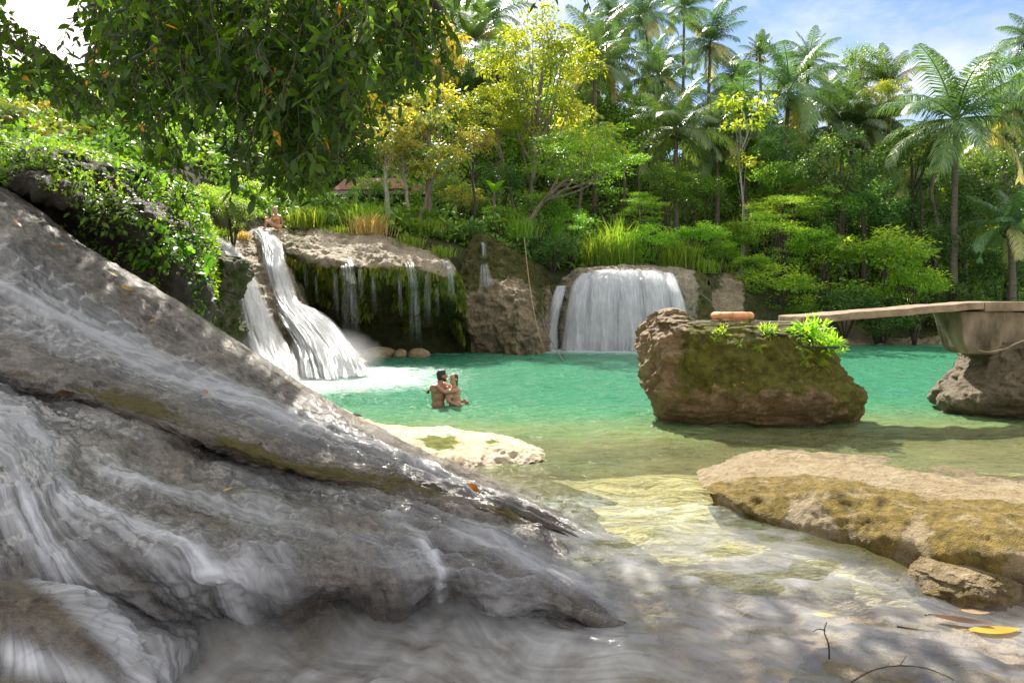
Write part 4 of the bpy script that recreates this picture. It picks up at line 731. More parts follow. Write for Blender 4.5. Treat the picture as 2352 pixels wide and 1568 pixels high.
# palms
def frond(b, az, el, L, droop, nl, lw, tint, side=1., rach=.012, twist=0., base=np.zeros(3)):
    t = np.linspace(0, 1, 12); h = np.array([math.cos(az), math.sin(az), 0]); up = np.array([0, 0, 1.])
    th = el - droop * t ** 1.5; ds = np.stack([np.cos(th), np.sin(th)], 1); xy = np.concatenate([[[0, 0]], np.cumsum((ds[1:] + ds[:-1]) / 2, 0) / 11]) * L
    pts = base + xy[:, :1] * h + xy[:, 1:] * up; pts += (np.cross(h, up) * (twist * t ** 2)[:, None]) * L
    tube(b, pts, np.linspace(rach, rach * .25, 12) * L, 4, False, tint=min(1, tint + .25))
    s = np.linspace(.1, .99, nl); c = np.stack([np.interp(s, t, pts[:, i]) for i in range(3)], 1); tg = unit(np.stack([np.interp(s, t, np.gradient(pts[:, i], t)) for i in range(3)], 1))
    for sg in (-1, 1):
        lat = unit(np.cross(tg, up)) * sg; nrm = unit(np.cross(lat, tg)) * sg; ln = L * lw * np.sin(np.pi * np.clip(s * .86 + .12, 0, 1)) ** .6 * rng.uniform(.85, 1.1, nl)
        d = unit(lat * .8 + tg * .55 + np.array([0, 0, -.28]) + nrm * .18 + rng.normal(size=(nl, 3)) * .07)
        m = c + d * ln[:, None] * .55; e = m + unit(d + np.array([0, 0, -1.1])) * ln[:, None] * .55
        w = unit(np.cross(d, nrm)) * (L * (.0095 if nl < 40 else .0068)); V = np.stack([c - w * .6, c + w * .6, m + w, m - w, e], 1); k = np.arange(nl)[:, None] * 5
        b.add(V.reshape(-1, 3), k + [[0, 1, 2, 3]], k + [[3, 2, 4]], tint=np.clip(np.repeat(tint + rng.normal(size=nl) * .08, 5), 0, 1))
def palm_crown(seed, nf=22, up=False):
    global rng; rng = np.random.default_rng(seed); b = Buf()
    for i in range(nf):
        f = i / (nf - 1); el = R(84 - f * (55 if up else 118)) + rng.normal() * .1; az = i * 2.399 + rng.normal() * .25
        frond(b, az, el, rng.uniform(.85, 1.08), rng.uniform(.5, .95) + .5 * max(0, math.cos(el)) * (.6 if up else 1), 66, .27, .12 + .35 * f + rng.uniform(-.1, .12) + (.35 if f > .88 and rng.random() < .6 else 0), twist=rng.normal() * .12)
    return b.mesh('palm_crown', [ML['palm']])
PC = [palm_crown(40 + i, 21 + i % 3) for i in range(4)] + [palm_crown(60, 15, True), palm_crown(61, 16, True)]
M['nut'] = plain('coconut', (.16, .14, .05), .5, .4, .4, 8)
def palm(label, cx, cy, r, d, base=None, vi=None, tr=.15, group=None, rotz=None, nuts=True, tall=None):
    c = P(cx, cy, d); bxp = c[0] if base is None else (base - CX) * d / F; gz = ground(bxp, d) if tall is None else c[2] - tall
    t = thing('palm_tree', label, 'palm tree', (bxp, d, gz), group); Rr = r * d / F; loc = Vector((c[0] - bxp, 0, max(c[2] - gz, .5)))
    o = obj('crown', PC[int(rng.integers(4)) if vi is None else vi], t, loc); o.scale = (Rr,) * 3; o.rotation_euler = (rng.normal() * .06, rng.normal() * .06, rng.uniform(0, 6.28) if rotz is None else rotz)
    b = Buf(); k = 12; s = np.linspace(0, 1, k); tp = np.stack([loc.x * s ** 1.6, 0 * s, loc.z * s], 1); tp[1:-1, 0] += rng.normal() * .15 * np.sin(np.pi * s[1:-1]); tp[0, 2] -= .4
    rad = tr * (1.25 - .5 * s); rad[0] *= 1.5; tube(b, tp, rad, 9); obj('trunk', b.mesh('trunk', [M['palmbark']]), t)
    if nuts and Rr > 2.2:
        b = Buf()
        for q in range(7):
            a = rng.uniform(0, 6.28); p0 = np.array(loc) + np.array([math.cos(a) * .3, math.sin(a) * .3, -.25 - rng.random() * .25]); tt = np.linspace(0, np.pi, 6); tube(b, np.stack([p0[0] + 0 * tt, p0[1] + 0 * tt, p0[2] - .13 * np.cos(tt)], 1), .11 * np.sin(tt) + .004, 7, False); tube(b, [np.array(loc) + [0, 0, -.05], p0 + [0, 0, .08]], .02, 5)
        obj('coconut_cluster', b.mesh('coconut_cluster', [M['nut']]), t)
    return t
def grass(label, cx, cy, w, h, d, mat='grass', n=230, group=None, spread=.6, name='grass_tuft', wid=.03, cat='grass'):
    """cy: foot of the tuft; w,h in view units"""
    c = P(cx, cy, d); g = ground(c[0], d); z = g if abs(g - c[2]) < .8 else c[2]; Wm, Hm = w * d / F, h * d / F; b = Buf(); k = n
    o = rng.normal(size=(k, 2)) * Wm * .25; L = Hm * rng.uniform(.5, 1.1, k); a = rng.uniform(0, 6.28, k); ln = rng.uniform(.1, spread, k) + .3 * np.hypot(o[:, 0], o[:, 1]) / Wm
    base = np.stack([o[:, 0], o[:, 1], 0 * a - .05], 1); dr = np.stack([np.cos(a) + o[:, 0] / Wm * 2, np.sin(a) + o[:, 1] / Wm * 2, 0 * a], 1); dr = unit(dr); sd_ = np.cross(dr, [0, 0, 1.]) * wid * .5
    p1 = base + dr * (L * ln * .35)[:, None] + np.array([0, 0, 1.]) * (L * .55)[:, None]; p2 = p1 + dr * (L * ln * .8)[:, None] + np.array([0, 0, 1.]) * (L * (.5 - ln * .55))[:, None]
    V = np.stack([base - sd_, base + sd_, p1 + sd_ * .9, p1 - sd_ * .9, p2], 1); q = np.arange(k)[:, None] * 5
    b.add(V.reshape(-1, 3), q + [[0, 1, 2, 3]], q + [[3, 2, 4]], tint=np.repeat(rng.random(k), 5))
    o = obj(name, b.mesh(name, [ML[mat]]), None, (c[0], d, z), label=label, category=cat)
    if group: o['group'] = group
    return o
def fern_mesh(seed, n=11):
    global rng; rng = np.random.default_rng(seed); b = Buf()
    for i in range(n): frond(b, i * 2.399 + rng.normal() * .3, R(rng.uniform(25, 80)), rng.uniform(.7, 1.1), rng.uniform(.9, 1.6), 16, .22, rng.uniform(.2, .8), rach=.01)
    return b.mesh('fern', [ML['fern']])
FE = [fern_mesh(80 + i) for i in range(3)]
def scatter(G, k, wfun=None):
    """k random places on a grid surface: points, normals"""
    nr = grid_normals(G); i = rng.integers(0, G.shape[0] - 1, k); j = rng.integers(0, G.shape[1] - 1, k); f, g = rng.random((k, 1)), rng.random((k, 1))
    p = G[i, j] * (1 - f) * (1 - g) + G[i + 1, j] * f * (1 - g) + G[i, j + 1] * (1 - f) * g + G[i + 1, j + 1] * f * g; return p, nr[i, j]
# ------------------------------------------------------------------ the forest, from the back forward
rng = np.random.default_rng(21)
FAR_P = 'coconut palm crowding the far hillside among other trees'; FAR_T = 'leafy tree merging into the dense forest on the hillside'
def far_spots(k, y0, y1, sx=.86, mind=2.2):
    out = []
    tries = 0
    while len(out) < k and tries < 6000:
        tries += 1; y = rng.uniform(y0, y1); x = rng.uniform(-sx, sx) * y
        if all((x - a) ** 2 + (y - b_) ** 2 > mind ** 2 for a, b_ in out): out.append((x, y))
    return out
for x, y in far_spots(165, 45, 76, mind=2.6):
    low = y > 58; z = ground(x, y); r = rng.uniform(2.2, 3.9); key = ['mid', 'dark', 'mid', 'airy', 'teak', 'bright', 'dark'][int(rng.integers(7))] if x > -14 else ['mid', 'teak', 'orange', 'bright', 'airy'][int(rng.integers(5))]
    hh = rng.uniform(1.8, 4.) if low else rng.uniform(3., 6.5); v = F / y
    if x * v < -900 and HY - (z + hh + r - H) * v < 150: continue
    tree('forest_tree', FAR_T, 'tree', CX + x * v, HY - (z + hh - H) * v, r * v, r * rng.uniform(.7, 1.) * v, y, key, 'bark', .14, nl=5, group='trees of the hillside forest')
for x, y in far_spots(46, 44, 74, mind=3.6):
    if x < -8 and (rng.random() < .4 or x * F / y < -820): continue
    z = ground(x, y); v = F / y; hh = rng.uniform(6, 11.5); palm(FAR_P, CX + x * v, HY - (z + hh - H) * v, rng.uniform(3.2, 4.6) * v, y, group='palms of the hillside forest', nuts=False)
for args in [
 ('tall palm with bent crown high on the ridge against the sky', 1632, 98, 106, 60, 1626, 0), ('palm with hanging dead fronds near the top edge, above the yellow tree', 1482, 38, 92, 62, None, 1),
 ('palm with splayed grey fronds right behind the yellow tree crown', 1395, 150, 100, 54, None, 2), ('palm with arching fronds left of the ridge palm', 1515, 175, 108, 52, 1520, 3),
 ('big shaggy palm with yellowing fronds standing against the sky', 1812, 215, 152, 45, 1785, 1), ('low palm with long drooping dark fronds over the feathery tree', 1553, 300, 142, 41, 1556, 2),
 ('big coconut palm with long bare trunk at the right', 2196, 275, 205, 37.5, 2190, 0), ('young upright palm peeking over the ridge', 2042, 195, 92, 52, None, 4),
 ('small upright palm on the skyline left of the shaggy palm', 1745, 130, 62, 64, None, 5), ('palm behind the shaggy palm on the skyline', 1856, 140, 82, 62, None, 3),
 ('palm half cut by the upper right corner', 2366, 90, 84, 46, None, 2), ('palm with pale fronds behind the yellow tree trunk', 1098, 235, 98, 46, None, 1), ('bright upright palm top left of the yellow tree', 1092, 95, 92, 50, None, 4),
 ('short palm with fronds sweeping to the water edge, right border', 2318, 520, 112, 36, None, 0), ('palm with blue grey fronds beyond the mound, left', 236, 300, 96, 40, None, 2), ('palm behind the hanging branches, left of the hut', 478, 275, 92, 42, 470, 3),
 ('little palm at the left edge above the mound', 14, 325, 56, 36, None, 4), ('palm at the right border behind the big coconut palm', 2330, 250, 110, 44, None, 3), ('palm among dark trunks left of the big coconut palm', 1985, 290, 104, 47, None, 1),
 ('palm with grey drooping fronds between ridge palm and shaggy palm', 1690, 190, 86, 56, None, 0), ('palm at the top edge beside the ridge palm', 1572, 20, 80, 66, None, 3), ('palm at the top edge over the splayed palm', 1405, 40, 84, 66, None, 2),
 ('palm low behind the yellow leaved sapling', 1640, 300, 96, 46, None, 3), ('palm rising behind the shaggy palm trunk', 1905, 225, 80, 54, None, 2)]:
    lab, cx, cy, r, d, base, vi = args; palm(lab, cx, cy, r, d, base, vi, tr=.17 if d < 40 else .15)
T = tree
T('yellow_green_tree', 'tall airy yellow green tree with many pale upright stems, upper centre', 'tree', 1240, 172, 152, 165, 38, 'airy', 'bark', .17, base=1215, nl=26, vi=0, fork=.3)
T('yellow_green_tree', 'smaller yellow green tree leaning left below the tall airy tree', 'tree', 1130, 262, 82, 72, 37.4, 'airy', 'bark', .08, base=1185, nl=10, vi=1, fork=.4)
T('golden_tree', 'golden leaved tree with thick straight brown trunk beside the hut', 'tree', 985, 250, 92, 84, 34, 'teak', 'bark', .2, base=985, nl=9, vi=0)
T('golden_tree', 'golden leaved tree with white trunk in front of the hut roof', 'tree', 880, 330, 84, 66, 33, 'teak', 'barkw', .14, base=890, nl=8, vi=1)
T('golden_tree', 'golden leaved tree with slender pale forked trunk', 'tree', 922, 352, 74, 56, 33.6, 'teak', 'barkw', .11, base=940, nl=8, vi=2)
T('golden_tree', 'golden leaved tree with thin brown trunk right beside the thick one', 'tree', 1010, 370, 78, 54, 33, 'teak', 'bark', .09, base=962, nl=8, vi=0)
T('golden_tree', 'golden tree with grey green tinge left of the yellow tree stems', 'tree', 1085, 330, 62, 46, 34.5, 'teak', 'barkd', .08, base=1092, nl=7, vi=1)
T('orange_tree', 'orange leaved tree between the hanging branches and the yellow tree', 'tree', 1012, 120, 78, 96, 43, 'orange', 'bark', .15, nl=9, vi=0)
T('orange_tree', 'smaller orange leaved tree under the hanging leaves tips', 'tree', 900, 250, 74, 50, 40, 'orange', 'bark', .12, nl=8, vi=1)
T('feathery_tree', 'broad feathery green tree spreading in layers, centre', 'tree', 1345, 365, 150, 92, 34.5, 'feather', 'bark', .15, base=1180, nl=14, vi=0, fork=.5)
T('sapling', 'thin white stemmed sapling with sparse yellow leaves', 'tree', 1708, 250, 72, 68, 39, 'sapl', 'barkw', .07, base=1702, nl=8, vi=0)
T('sapling', 'small sapling with bright leaves low on the white stem side', 'tree', 1706, 372, 40, 34, 39.3, 'sapl', 'barkw', .04, nl=5, vi=1)
T('round_tree', 'dark round dense tree at the middle right of the forest', 'tree', 1930, 385, 98, 96, 38.5, 'dark', 'barkd', .2, nl=8, vi=0)
T('round_tree', 'dark green tree touching the left of the big coconut palm', 'tree', 2092, 350, 80, 62, 39.5, 'dark', 'barkd', .15, nl=7, vi=1)
T('round_tree', 'dark blue green tree under the shaggy palm', 'tree', 1800, 350, 72, 56, 42, 'dark', 'barkd', .14, nl=7, vi=2)
T('skyline_tree', 'small broadleaf tree standing up against the sky right of the shaggy palm', 'tree', 1980, 150, 58, 56, 52, 'mid', 'bark', .12, nl=7, vi=0)
T('skyline_tree', 'yellowish broadleaf tree below the small skyline tree', 'tree', 2040, 235, 62, 58, 46, 'airy', 'bark', .12, nl=7, vi=1)
T('skyline_tree', 'leafy tree at the right of the big coconut palm crown', 'tree', 2300, 180, 72, 60, 50, 'mid', 'bark', .12, nl=7, vi=1)
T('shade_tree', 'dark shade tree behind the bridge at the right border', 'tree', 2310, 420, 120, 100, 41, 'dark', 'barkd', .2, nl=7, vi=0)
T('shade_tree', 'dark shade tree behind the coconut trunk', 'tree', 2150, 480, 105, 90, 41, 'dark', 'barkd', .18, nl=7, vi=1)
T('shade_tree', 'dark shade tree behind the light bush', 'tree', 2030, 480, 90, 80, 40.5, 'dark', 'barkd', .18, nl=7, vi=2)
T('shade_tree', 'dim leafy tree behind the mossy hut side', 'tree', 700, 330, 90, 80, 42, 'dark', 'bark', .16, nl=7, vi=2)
for i, (cx, cy, rx, ry, d, key, lab) in enumerate([
 (60, 270, 90, 66, 38, 'orange', 'sun washed orange tinted tree at the left edge'), (150, 320, 80, 52, 34, 'teak', 'brownish leaved low tree above the mound'), (330, 250, 92, 74, 44, 'mid', 'hazy green tree behind the hanging leaves, far left'), (285, 345, 72, 48, 36, 'teak', 'golden low tree right of the blue grey palm'),
 (440, 335, 80, 60, 40, 'mid', 'green tree with brown trunk behind the chute top'), (590, 300, 92, 80, 44, 'mid', 'green tree half hidden by the hanging strand'), (540, 370, 60, 44, 38, 'dark', 'dark small tree behind the sunlit bush'), (110, 200, 90, 70, 48, 'bright', 'pale sunlit tree under the left hanging branch')]):
    T('hillside_tree', lab, 'tree', cx, cy, rx, ry, d, key, 'bark', .15, nl=7)
# standing bare trunks in the dim parts
for px, top, d, lab, r, bk in [(1092, 330, 36, 'slim mottled trunk standing free right of the golden trees', .07, 'barkw'), (2118, 420, 39, 'dark straight trunk left of the coconut trunk', .1, 'barkd'), (2150, 400, 39.5, 'pale bundle of aerial roots beside the coconut trunk', .14, 'bark'), (1800, 330, 43, 'leaning grey trunk under the shaggy palm', .12, 'palmbark'), (462, 300, 38, 'brown slanting trunk behind the hanging leaves', .12, 'bark'), (516, 290, 39, 'straight grey trunk behind the hanging leaves', .12, 'barkd')]:
    x = (px - CX) * d / F; gz = ground(x, d); zt = H - (top - HY) * d / F; o = obj('bare_trunk', trunk_mesh('bare_trunk', max(1., zt - gz), (rng.normal() * .25, 0), r, r * .7, [], M[bk]), None, (x, d, gz), label=lab, category='tree trunk')
# bushes and grass along the banks
B = bush
for a in [
 ('sunlit pale leaved bush behind the seated woman', 560, 452, 74, 48, 31.5, 'bright'), ('bright bush hiding the bare rock left of the seated woman', 540, 492, 62, 44, 29.2, 'bright'), ('low pale bush on the earth above the left chute', 500, 462, 56, 44, 28.4, 'brightf'), ('leafy bush over the grey hump left of the seated woman', 535, 492, 60, 46, 25.6, 'mbush'), ('bright yellow green bush at the top of the left chute', 478, 470, 46, 52, 27, 'bright'), ('dark round shrub beside the first chute', 518, 508, 30, 28, 28, 'dbush'),
 ('pale flowering shrub left of the hut', 730, 468, 44, 34, 33.5, 'mbush'), ('leafy shrub in front of the hut wall', 850, 440, 46, 34, 36, 'mbush'), ('brown green shrub between the golden trunks', 1060, 455, 60, 42, 35.5, 'teak'),
 ('dark shrub over the tiny spring', 1080, 530, 44, 30, 32.2, 'dbush'), ('tangled dark bush on the bluff crown', 1270, 575, 66, 50, 34.4, 'dbush'), ('green bush left of the wide fall top', 1310, 520, 62, 42, 36, 'fbush'),
 ('olive bush below the feathery tree', 1240, 480, 66, 46, 35.6, 'mbush'), ('yellow green bush right of the feathery tree', 1480, 480, 60, 44, 37, 'brightf'), ('fresh green bush above the wide fall', 1500, 560, 74, 50, 36.2, 'bright'),
 ('light green bush between reeds and bank', 1610, 555, 76, 50, 36.4, 'bright'), ('green bush above the stepped rocks', 1660, 590, 62, 38, 36, 'fbush'), ('pale feathery bush catching the sun, middle of the bank', 1800, 480, 92, 40, 37.2, 'brightf'),
 ('lime green spreading bush in the middle of the bank', 1770, 545, 120, 62, 36.4, 'brightf'), ('olive leafy bush low over the stepped rocks', 1790, 660, 100, 62, 34.6, 'bright'), ('fresh bush left of the big light bush', 1880, 570, 84, 56, 36, 'fbush'),
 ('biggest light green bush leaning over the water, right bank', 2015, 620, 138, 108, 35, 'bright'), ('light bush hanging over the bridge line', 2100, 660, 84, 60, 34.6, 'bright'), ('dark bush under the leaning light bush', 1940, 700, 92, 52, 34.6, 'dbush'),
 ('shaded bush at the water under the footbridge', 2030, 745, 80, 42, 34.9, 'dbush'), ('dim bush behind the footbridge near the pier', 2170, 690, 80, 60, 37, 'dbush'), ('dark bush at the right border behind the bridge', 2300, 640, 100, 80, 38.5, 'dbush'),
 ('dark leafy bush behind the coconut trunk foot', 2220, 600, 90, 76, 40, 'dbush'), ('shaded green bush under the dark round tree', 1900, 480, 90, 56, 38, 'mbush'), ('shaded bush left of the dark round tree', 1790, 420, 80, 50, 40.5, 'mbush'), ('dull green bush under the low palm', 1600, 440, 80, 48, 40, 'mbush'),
 ('bush under the drooping palm fronds', 1530, 415, 60, 44, 40.3, 'mbush'), ('green bush at the water below the stepped rocks', 1850, 730, 60, 36, 34.2, 'fbush'), ('small pale bush beside the stepped rocks top', 1730, 610, 50, 30, 35.4, 'bright'), ('dark bush in the shade under the golden trees', 1150, 420, 70, 56, 37.5, 'dbush'), ('green bush right of the slim mottled trunk', 1150, 505, 56, 36, 34.2, 'fbush'), ('mid green bush behind the straw tuft', 960, 500, 56, 30, 33.6, 'fbush'), ('deep green bush at the foot of the shade tree', 2120, 560, 86, 60, 38.8, 'dbush'), ('bush with yellow tips beside the hut roof', 1030, 440, 46, 34, 37.5, 'mbush')]: B(*a)
for a in [
 ('tall bright grass clump right of the seated woman', 700, 525, 90, 62, 30.6, 'grass', 420), ('tall bright grass clump behind the straw tuft', 845, 530, 90, 76, 31.6, 'grass', 420), ('dry straw tuft on the pale cliff edge', 850, 552, 76, 58, 30, 'straw', 420), ('short yellow grass fringe along the cliff edge', 778, 538, 70, 26, 30.2, 'grass', 320),
 ('grass clump between the golden trunks', 985, 530, 70, 56, 32, 'grass', 320), ('low grass right of the straw tuft', 935, 568, 64, 40, 29.6, 'grass', 300), ('reedy grass under the slim trunk', 1060, 520, 66, 52, 33, 'grass', 320), ('bushy grass hanging on the bluff edge', 1010, 590, 54, 34, 29.4, 'grass', 300),
 ('tall yellowish reeds above the wide fall, left', 1420, 590, 70, 130, 36, 'grass', 420), ('tall reeds above the wide fall, middle', 1370, 600, 60, 92, 35.8, 'grass', 360), ('leaning reeds above the wide fall, right', 1560, 610, 80, 84, 35.8, 'grass', 400), ('grass clump right of the wide fall top', 1620, 615, 56, 44, 35.4, 'grass', 300),
 ('reeds between light bushes on the bank', 1700, 560, 60, 74, 37, 'grass', 300), ('yellow reeds below the feathery tree', 1200, 545, 60, 64, 34, 'grass', 300), ('yellow grass tuft at the chute head', 500, 545, 44, 40, 25.4, 'grass', 300), ('yellow moss grass between the chutes', 556, 556, 30, 26, 26.6, 'straw', 200), ('thin grass on the sandy bank near the pier', 2190, 775, 40, 22, 36, 'grass', 320)]: grass(*a)
# banana leaves in the shade
def banana(label, cx, cy, r, d):
    c = P(cx, cy, d); g = ground(c[0], d); b = Buf()
    for i in range(6):
        az = i * 1.05 + rng.random(); t = np.linspace(0, 1, 9); el = R(rng.uniform(50, 82)); h = np.array([math.cos(az), math.sin(az), 0]); L = r * d / F * rng.uniform(1.2, 1.8); th = el - 1.3 * t ** 1.5
        pt = np.cumsum(np.cos(th)[:, None] * h + np.sin(th)[:, None] * np.array([0, 0, 1.]), 0) * L / 9; s = np.cross(h, [0, 0, 1.]); w = (.16 * L * np.sin(np.pi * np.clip(t * .9 + .1, 0, 1)) ** .7)[:, None]
        V = np.concatenate([pt - s * w + [0, 0, .03], pt, pt + s * w + [0, 0, .03]]); k = np.arange(8); b.add(V, np.concatenate([np.stack([k, k + 1, k + 10, k + 9], 1), np.stack([k + 9, k + 10, k + 19, k + 18], 1)]), tint=rng.uniform(.2, .8))
    t = thing('banana_plant', label, 'banana plant', (c[0], d, c[2] - .2)); obj('foliage', b.mesh('foliage', [ML['feather']]), t)
    b = Buf(); tube(b, [[0, 0, min(-.2, g - c[2])], [0, 0, .25]], [.1, .07], 8); obj('stem', b.mesh('stem', [M['bark']]), t)
banana('banana plant with one bright leaf right of the golden trees', 1135, 440, 34, 36); banana('banana plant in the shade behind the slim mottled trunk', 1085, 395, 30, 38)
# undergrowth that nobody could count
b = Buf(); k = 95000; y = 30 + 46 * rng.random(k) ** 1.25; x = rng.uniform(-.85, .85, k) * y; hz = hill(x, y); cl = fbm(np.stack([x * .35, y * .35, 0 * x], 1), 3)
yb = np.interp(x, bx, by); ok = (y > yb + 1.2) & ((x > -9) | (y > 28)); x, y, hz, cl = x[ok], y[ok], hz[ok], cl[ok]; k = len(x)
p = np.stack([x, y, hz + rng.random(k) ** 1.5 * (.5 + 1.6 * np.clip(cl + .35, 0, 1.2))], 1); d = rdir(k) + np.array([0, 0, .15]); L = rng.uniform(.18, .5, k)
leaves(b, p, d, unit(np.array([0, -.3, 1.]) + rng.normal(size=(k, 3)) * .5), L, L * .5, np.clip(.35 + cl * .5 + rng.normal(size=k) * .2, 0, 1))
obj('undergrowth', b.mesh('undergrowth', [ML['mid']]), kind='stuff')
# mound: ferns, broad leaves, hanging cover
b = Buf(); p, nr = scatter(MOUND, 30000); x, yy = CX + p[:, 0] * F / p[:, 1], HY - (p[:, 2] - H) * F / p[:, 1]
kf = fbm(p * .9, 3); keep = (nr[:, 2] > -.25) & (kf > -.5) | (x > 300) & (kf > -.35); p, nr, kf = p[keep], nr[keep], kf[keep]; k = len(p)
L = rng.uniform(.05, .15, k); d = unit(nr * .6 + rdir(k) * .7 + np.array([0, 0, -.35])); leaves(b, p + nr * rng.random((k, 1)) * .3, d, unit(nr + np.array([0, 0, .6]) + rng.normal(size=(k, 3)) * .4), L, L * .5, np.clip(.3 + kf * .6 + rng.normal(size=k) * .25, 0, 1))
obj('ground_cover', b.mesh('ground_cover', [ML['fern']]), kind='stuff')
p, nr = scatter(MOUND[:, :95], 130)
for i in range(len(p)):
    if nr[i][2] < .12: continue
    o = obj('fern', FE[i % 3], None, p[i] - nr[i] * .05, label='small arching fern growing on the dark mound', category='fern', group='ferns on the mound'); s = rng.uniform(.3, .62); o.scale = (s,) * 3; o.rotation_euler = (rng.normal() * .2 + .25, rng.normal() * .2, rng.uniform(0, 6.28))
def broad_plant(label, cx, cy, rx, ry, d, n, L0, name='broadleaf_plant', mat='bright', cat='plant', hang=.6, d2=None):
    c = P(cx, cy, d); b = Buf(); st_ = Buf(); s = d / F; o = np.stack([rng.uniform(-1, 1, n) * rx * s, rng.uniform(-.5, .5, n) * rx * s, rng.uniform(-1, 1, n) * ry * s], 1); o = o[(o[:, 0] / (rx * s)) ** 2 + (o[:, 2] / (ry * s)) ** 2 < 1]; n = len(o)
    d_ = unit(np.stack([rng.normal(size=n) * .6, -.5 + rng.normal(size=n) * .5, -hang + rng.normal(size=n) * .4], 1)); nn = unit(np.array([0, -.5, 1.]) + rng.normal(size=(n, 3)) * .35)
    L = L0 * rng.uniform(.6, 1.2, n); leaves(b, o, d_, nn, L, L * .52, np.clip(rng.random(n) * .8 - .1, 0, 1), shape=2)
    for q in o[::3]: tube(st_, crom(np.array([[0, .4 * rx * s, -.1], q * .5 + [0, .2, .1], q]), 5), .012, 4, False)
    t = thing(name, label, cat, tuple(c)); obj('foliage', b.mesh('foliage', [ML[mat]]), t); obj('stem', st_.mesh('stem', [M['barkd']]), t); return t
for a in [('big heart leaved plant hanging at the right end of the mound', 428, 600, 48, 66, 15.2, 60, .34, 'broadleaf_plant', 'feather'), ('big leaved plant lowest on the mound, drooping over the slope', 450, 660, 28, 44, 15.4, 34, .36, 'broadleaf_plant', 'feather'), ('sunlit leafy creeper on the mound shoulder', 400, 455, 74, 44, 16.5, 220, .2), ('leafy creeper hanging on the middle of the mound face', 350, 560, 62, 60, 14.2, 230, .19, 'creeper', 'feather'),
 ('yellow green leaves by the first chute, right of the mound', 462, 510, 26, 38, 17.5, 46, .26), ('bright leaves along the mound ridge', 310, 405, 90, 30, 16.2, 260, .18), ('dark creeper trailing from the mound face, left part', 250, 490, 70, 50, 13.6, 240, .16, 'creeper', 'mid'), ('sunlit herbs on the mound ridge, far left', 60, 352, 110, 22, 16.8, 240, .16)]: broad_plant(*a)
# moss sprigs and plants on the boulder, the cliff and the banks
def sprigs(G, k, L0, fn, name, parent=None, kind='stuff', mat='moss', seed=0):
    b = Buf(); p, nr = scatter(G, k); keep = fn(p, nr); p, nr = p[keep], nr[keep]; m = len(p); L = L0 * rng.uniform(.5, 1.4, m); kf = fbm(p * 1.6, 3)
    leaves(b, p, unit(nr * .8 + rdir(m) * .8 + np.array([0, 0, -.2])), unit(nr + rng.normal(size=(m, 3)) * .5), L, L * .4, np.clip(.42 + kf * .5 + rng.normal(size=m) * .22, 0, 1))
    me = b.mesh(name, [ML[mat]]); o = obj(name, me, parent, kind=kind); return o
def fb(p, nr):
    x, y = CX + p[:, 0] * F / p[:, 1], HY - (p[:, 2] - H) * F / p[:, 1]; kf = fbm(p * 1.4, 3); return (kf + 1.25 * sstep(1540, 1640, x + .3 * (y - 760)) * sstep(940, 820, y) > .72) | ((kf > -.1) & (x > 1880) & (y > 790) & (y < 900))
sprigs(BG, 42000, .065, fb, 'moss', BO)

KG = loft(K, 160, 130)
def fk(p, nr):
    x, y = CX + p[:, 0] * F / p[:, 1], HY - (p[:, 2] - H) * F / p[:, 1]; lip = np.interp(x, [650, 700, 780, 860, 950, 1040], [577, 596, 607, 612, 612, 620]); kf = fbm(p * .9, 3); return (y > lip + 2) & (y < lip + 175) & (kf > -.25 + .0035 * (y - lip))
CL = bpy.data.objects['limestone_cliff']; b = Buf(); p, nr = scatter(KG, 32000); k_ = fk(p, nr); p, nr = p[k_], nr[k_]; m_ = len(p); L = rng.uniform(.1, .42, m_)
leaves(b, p + nr * .08, unit(nr * .25 + rdir(m_) * .3 + np.array([0, 0, -1.])), unit(nr + rng.normal(size=(m_, 3)) * .4), L, .05 + .05 * rng.random(m_), np.clip(.35 + fbm(p * 1.2, 2) * .5 + rng.normal(size=m_) * .2, 0, 1)); obj('moss', b.mesh('moss', [ML['moss']]), CL, kind='stuff')
# ------------------------------------------------------------------ the overhanging tree
rng = np.random.default_rng(33)
base = np.array([-8.9, 6.2, 2.6]); OT = thing('overhanging_tree', 'big tree hanging long leafy branches over the slope from the top left', 'tree', tuple(base))
tb = Buf(); tube(tb, crom(np.array([[0, 0, -1.5], [.1, .1, 1.2], [.5, .3, 3.], [1.2, .5, 4.6]]), 14), np.linspace(.55, .34, 14), 14); obj('trunk', tb.mesh('trunk', [M['barkd']]), OT)
fork = base + np.array([1.2, .5, 4.5])
def bough(pts, r):
    b = Buf(); p = crom(np.array([fork] + pts), 24) - base; tube(b, p, np.linspace(r, .025, 24), 9); obj('bough', b.mesh('bough', [M['barkd']]), OT); return p + base
b1 = bough([P(60, -170, 6.4), P(330, -110, 5.9), P(620, -90, 5.6), P(900, -60, 5.4), P(1010, 20, 5.3)], .2)
b2 = bough([P(-260, -120, 6.9), P(-60, 40, 6.7), P(90, 140, 6.5), P(190, 222, 6.4)], .06)
b3 = bough([np.array([-4., 9., 7.6]), np.array([-1.5, 10., 7.8]), np.array([1.2, 10.5, 7.9])], .2)
b4 = bough([np.array([-6., 11., 8.6]), np.array([-5., 14.5, 9.8]), np.array([-7., 18.5, 11.6])], .18)
YX = [150, 176, 200, 240, 300, 345, 385, 412, 440, 475, 505, 540, 552, 590, 630, 648, 680, 700, 745, 790, 810, 830, 860, 910, 955, 985, 1010, 1030]
YB = [-40, -20, 200, 220, 300, 310, 400, 420, 330, 270, 235, 215, 310, 330, 350, 440, 475, 468, 440, 385, 320, 280, 262, 240, 200, 215, 245, 60]
hb, hn = Buf(), Buf()
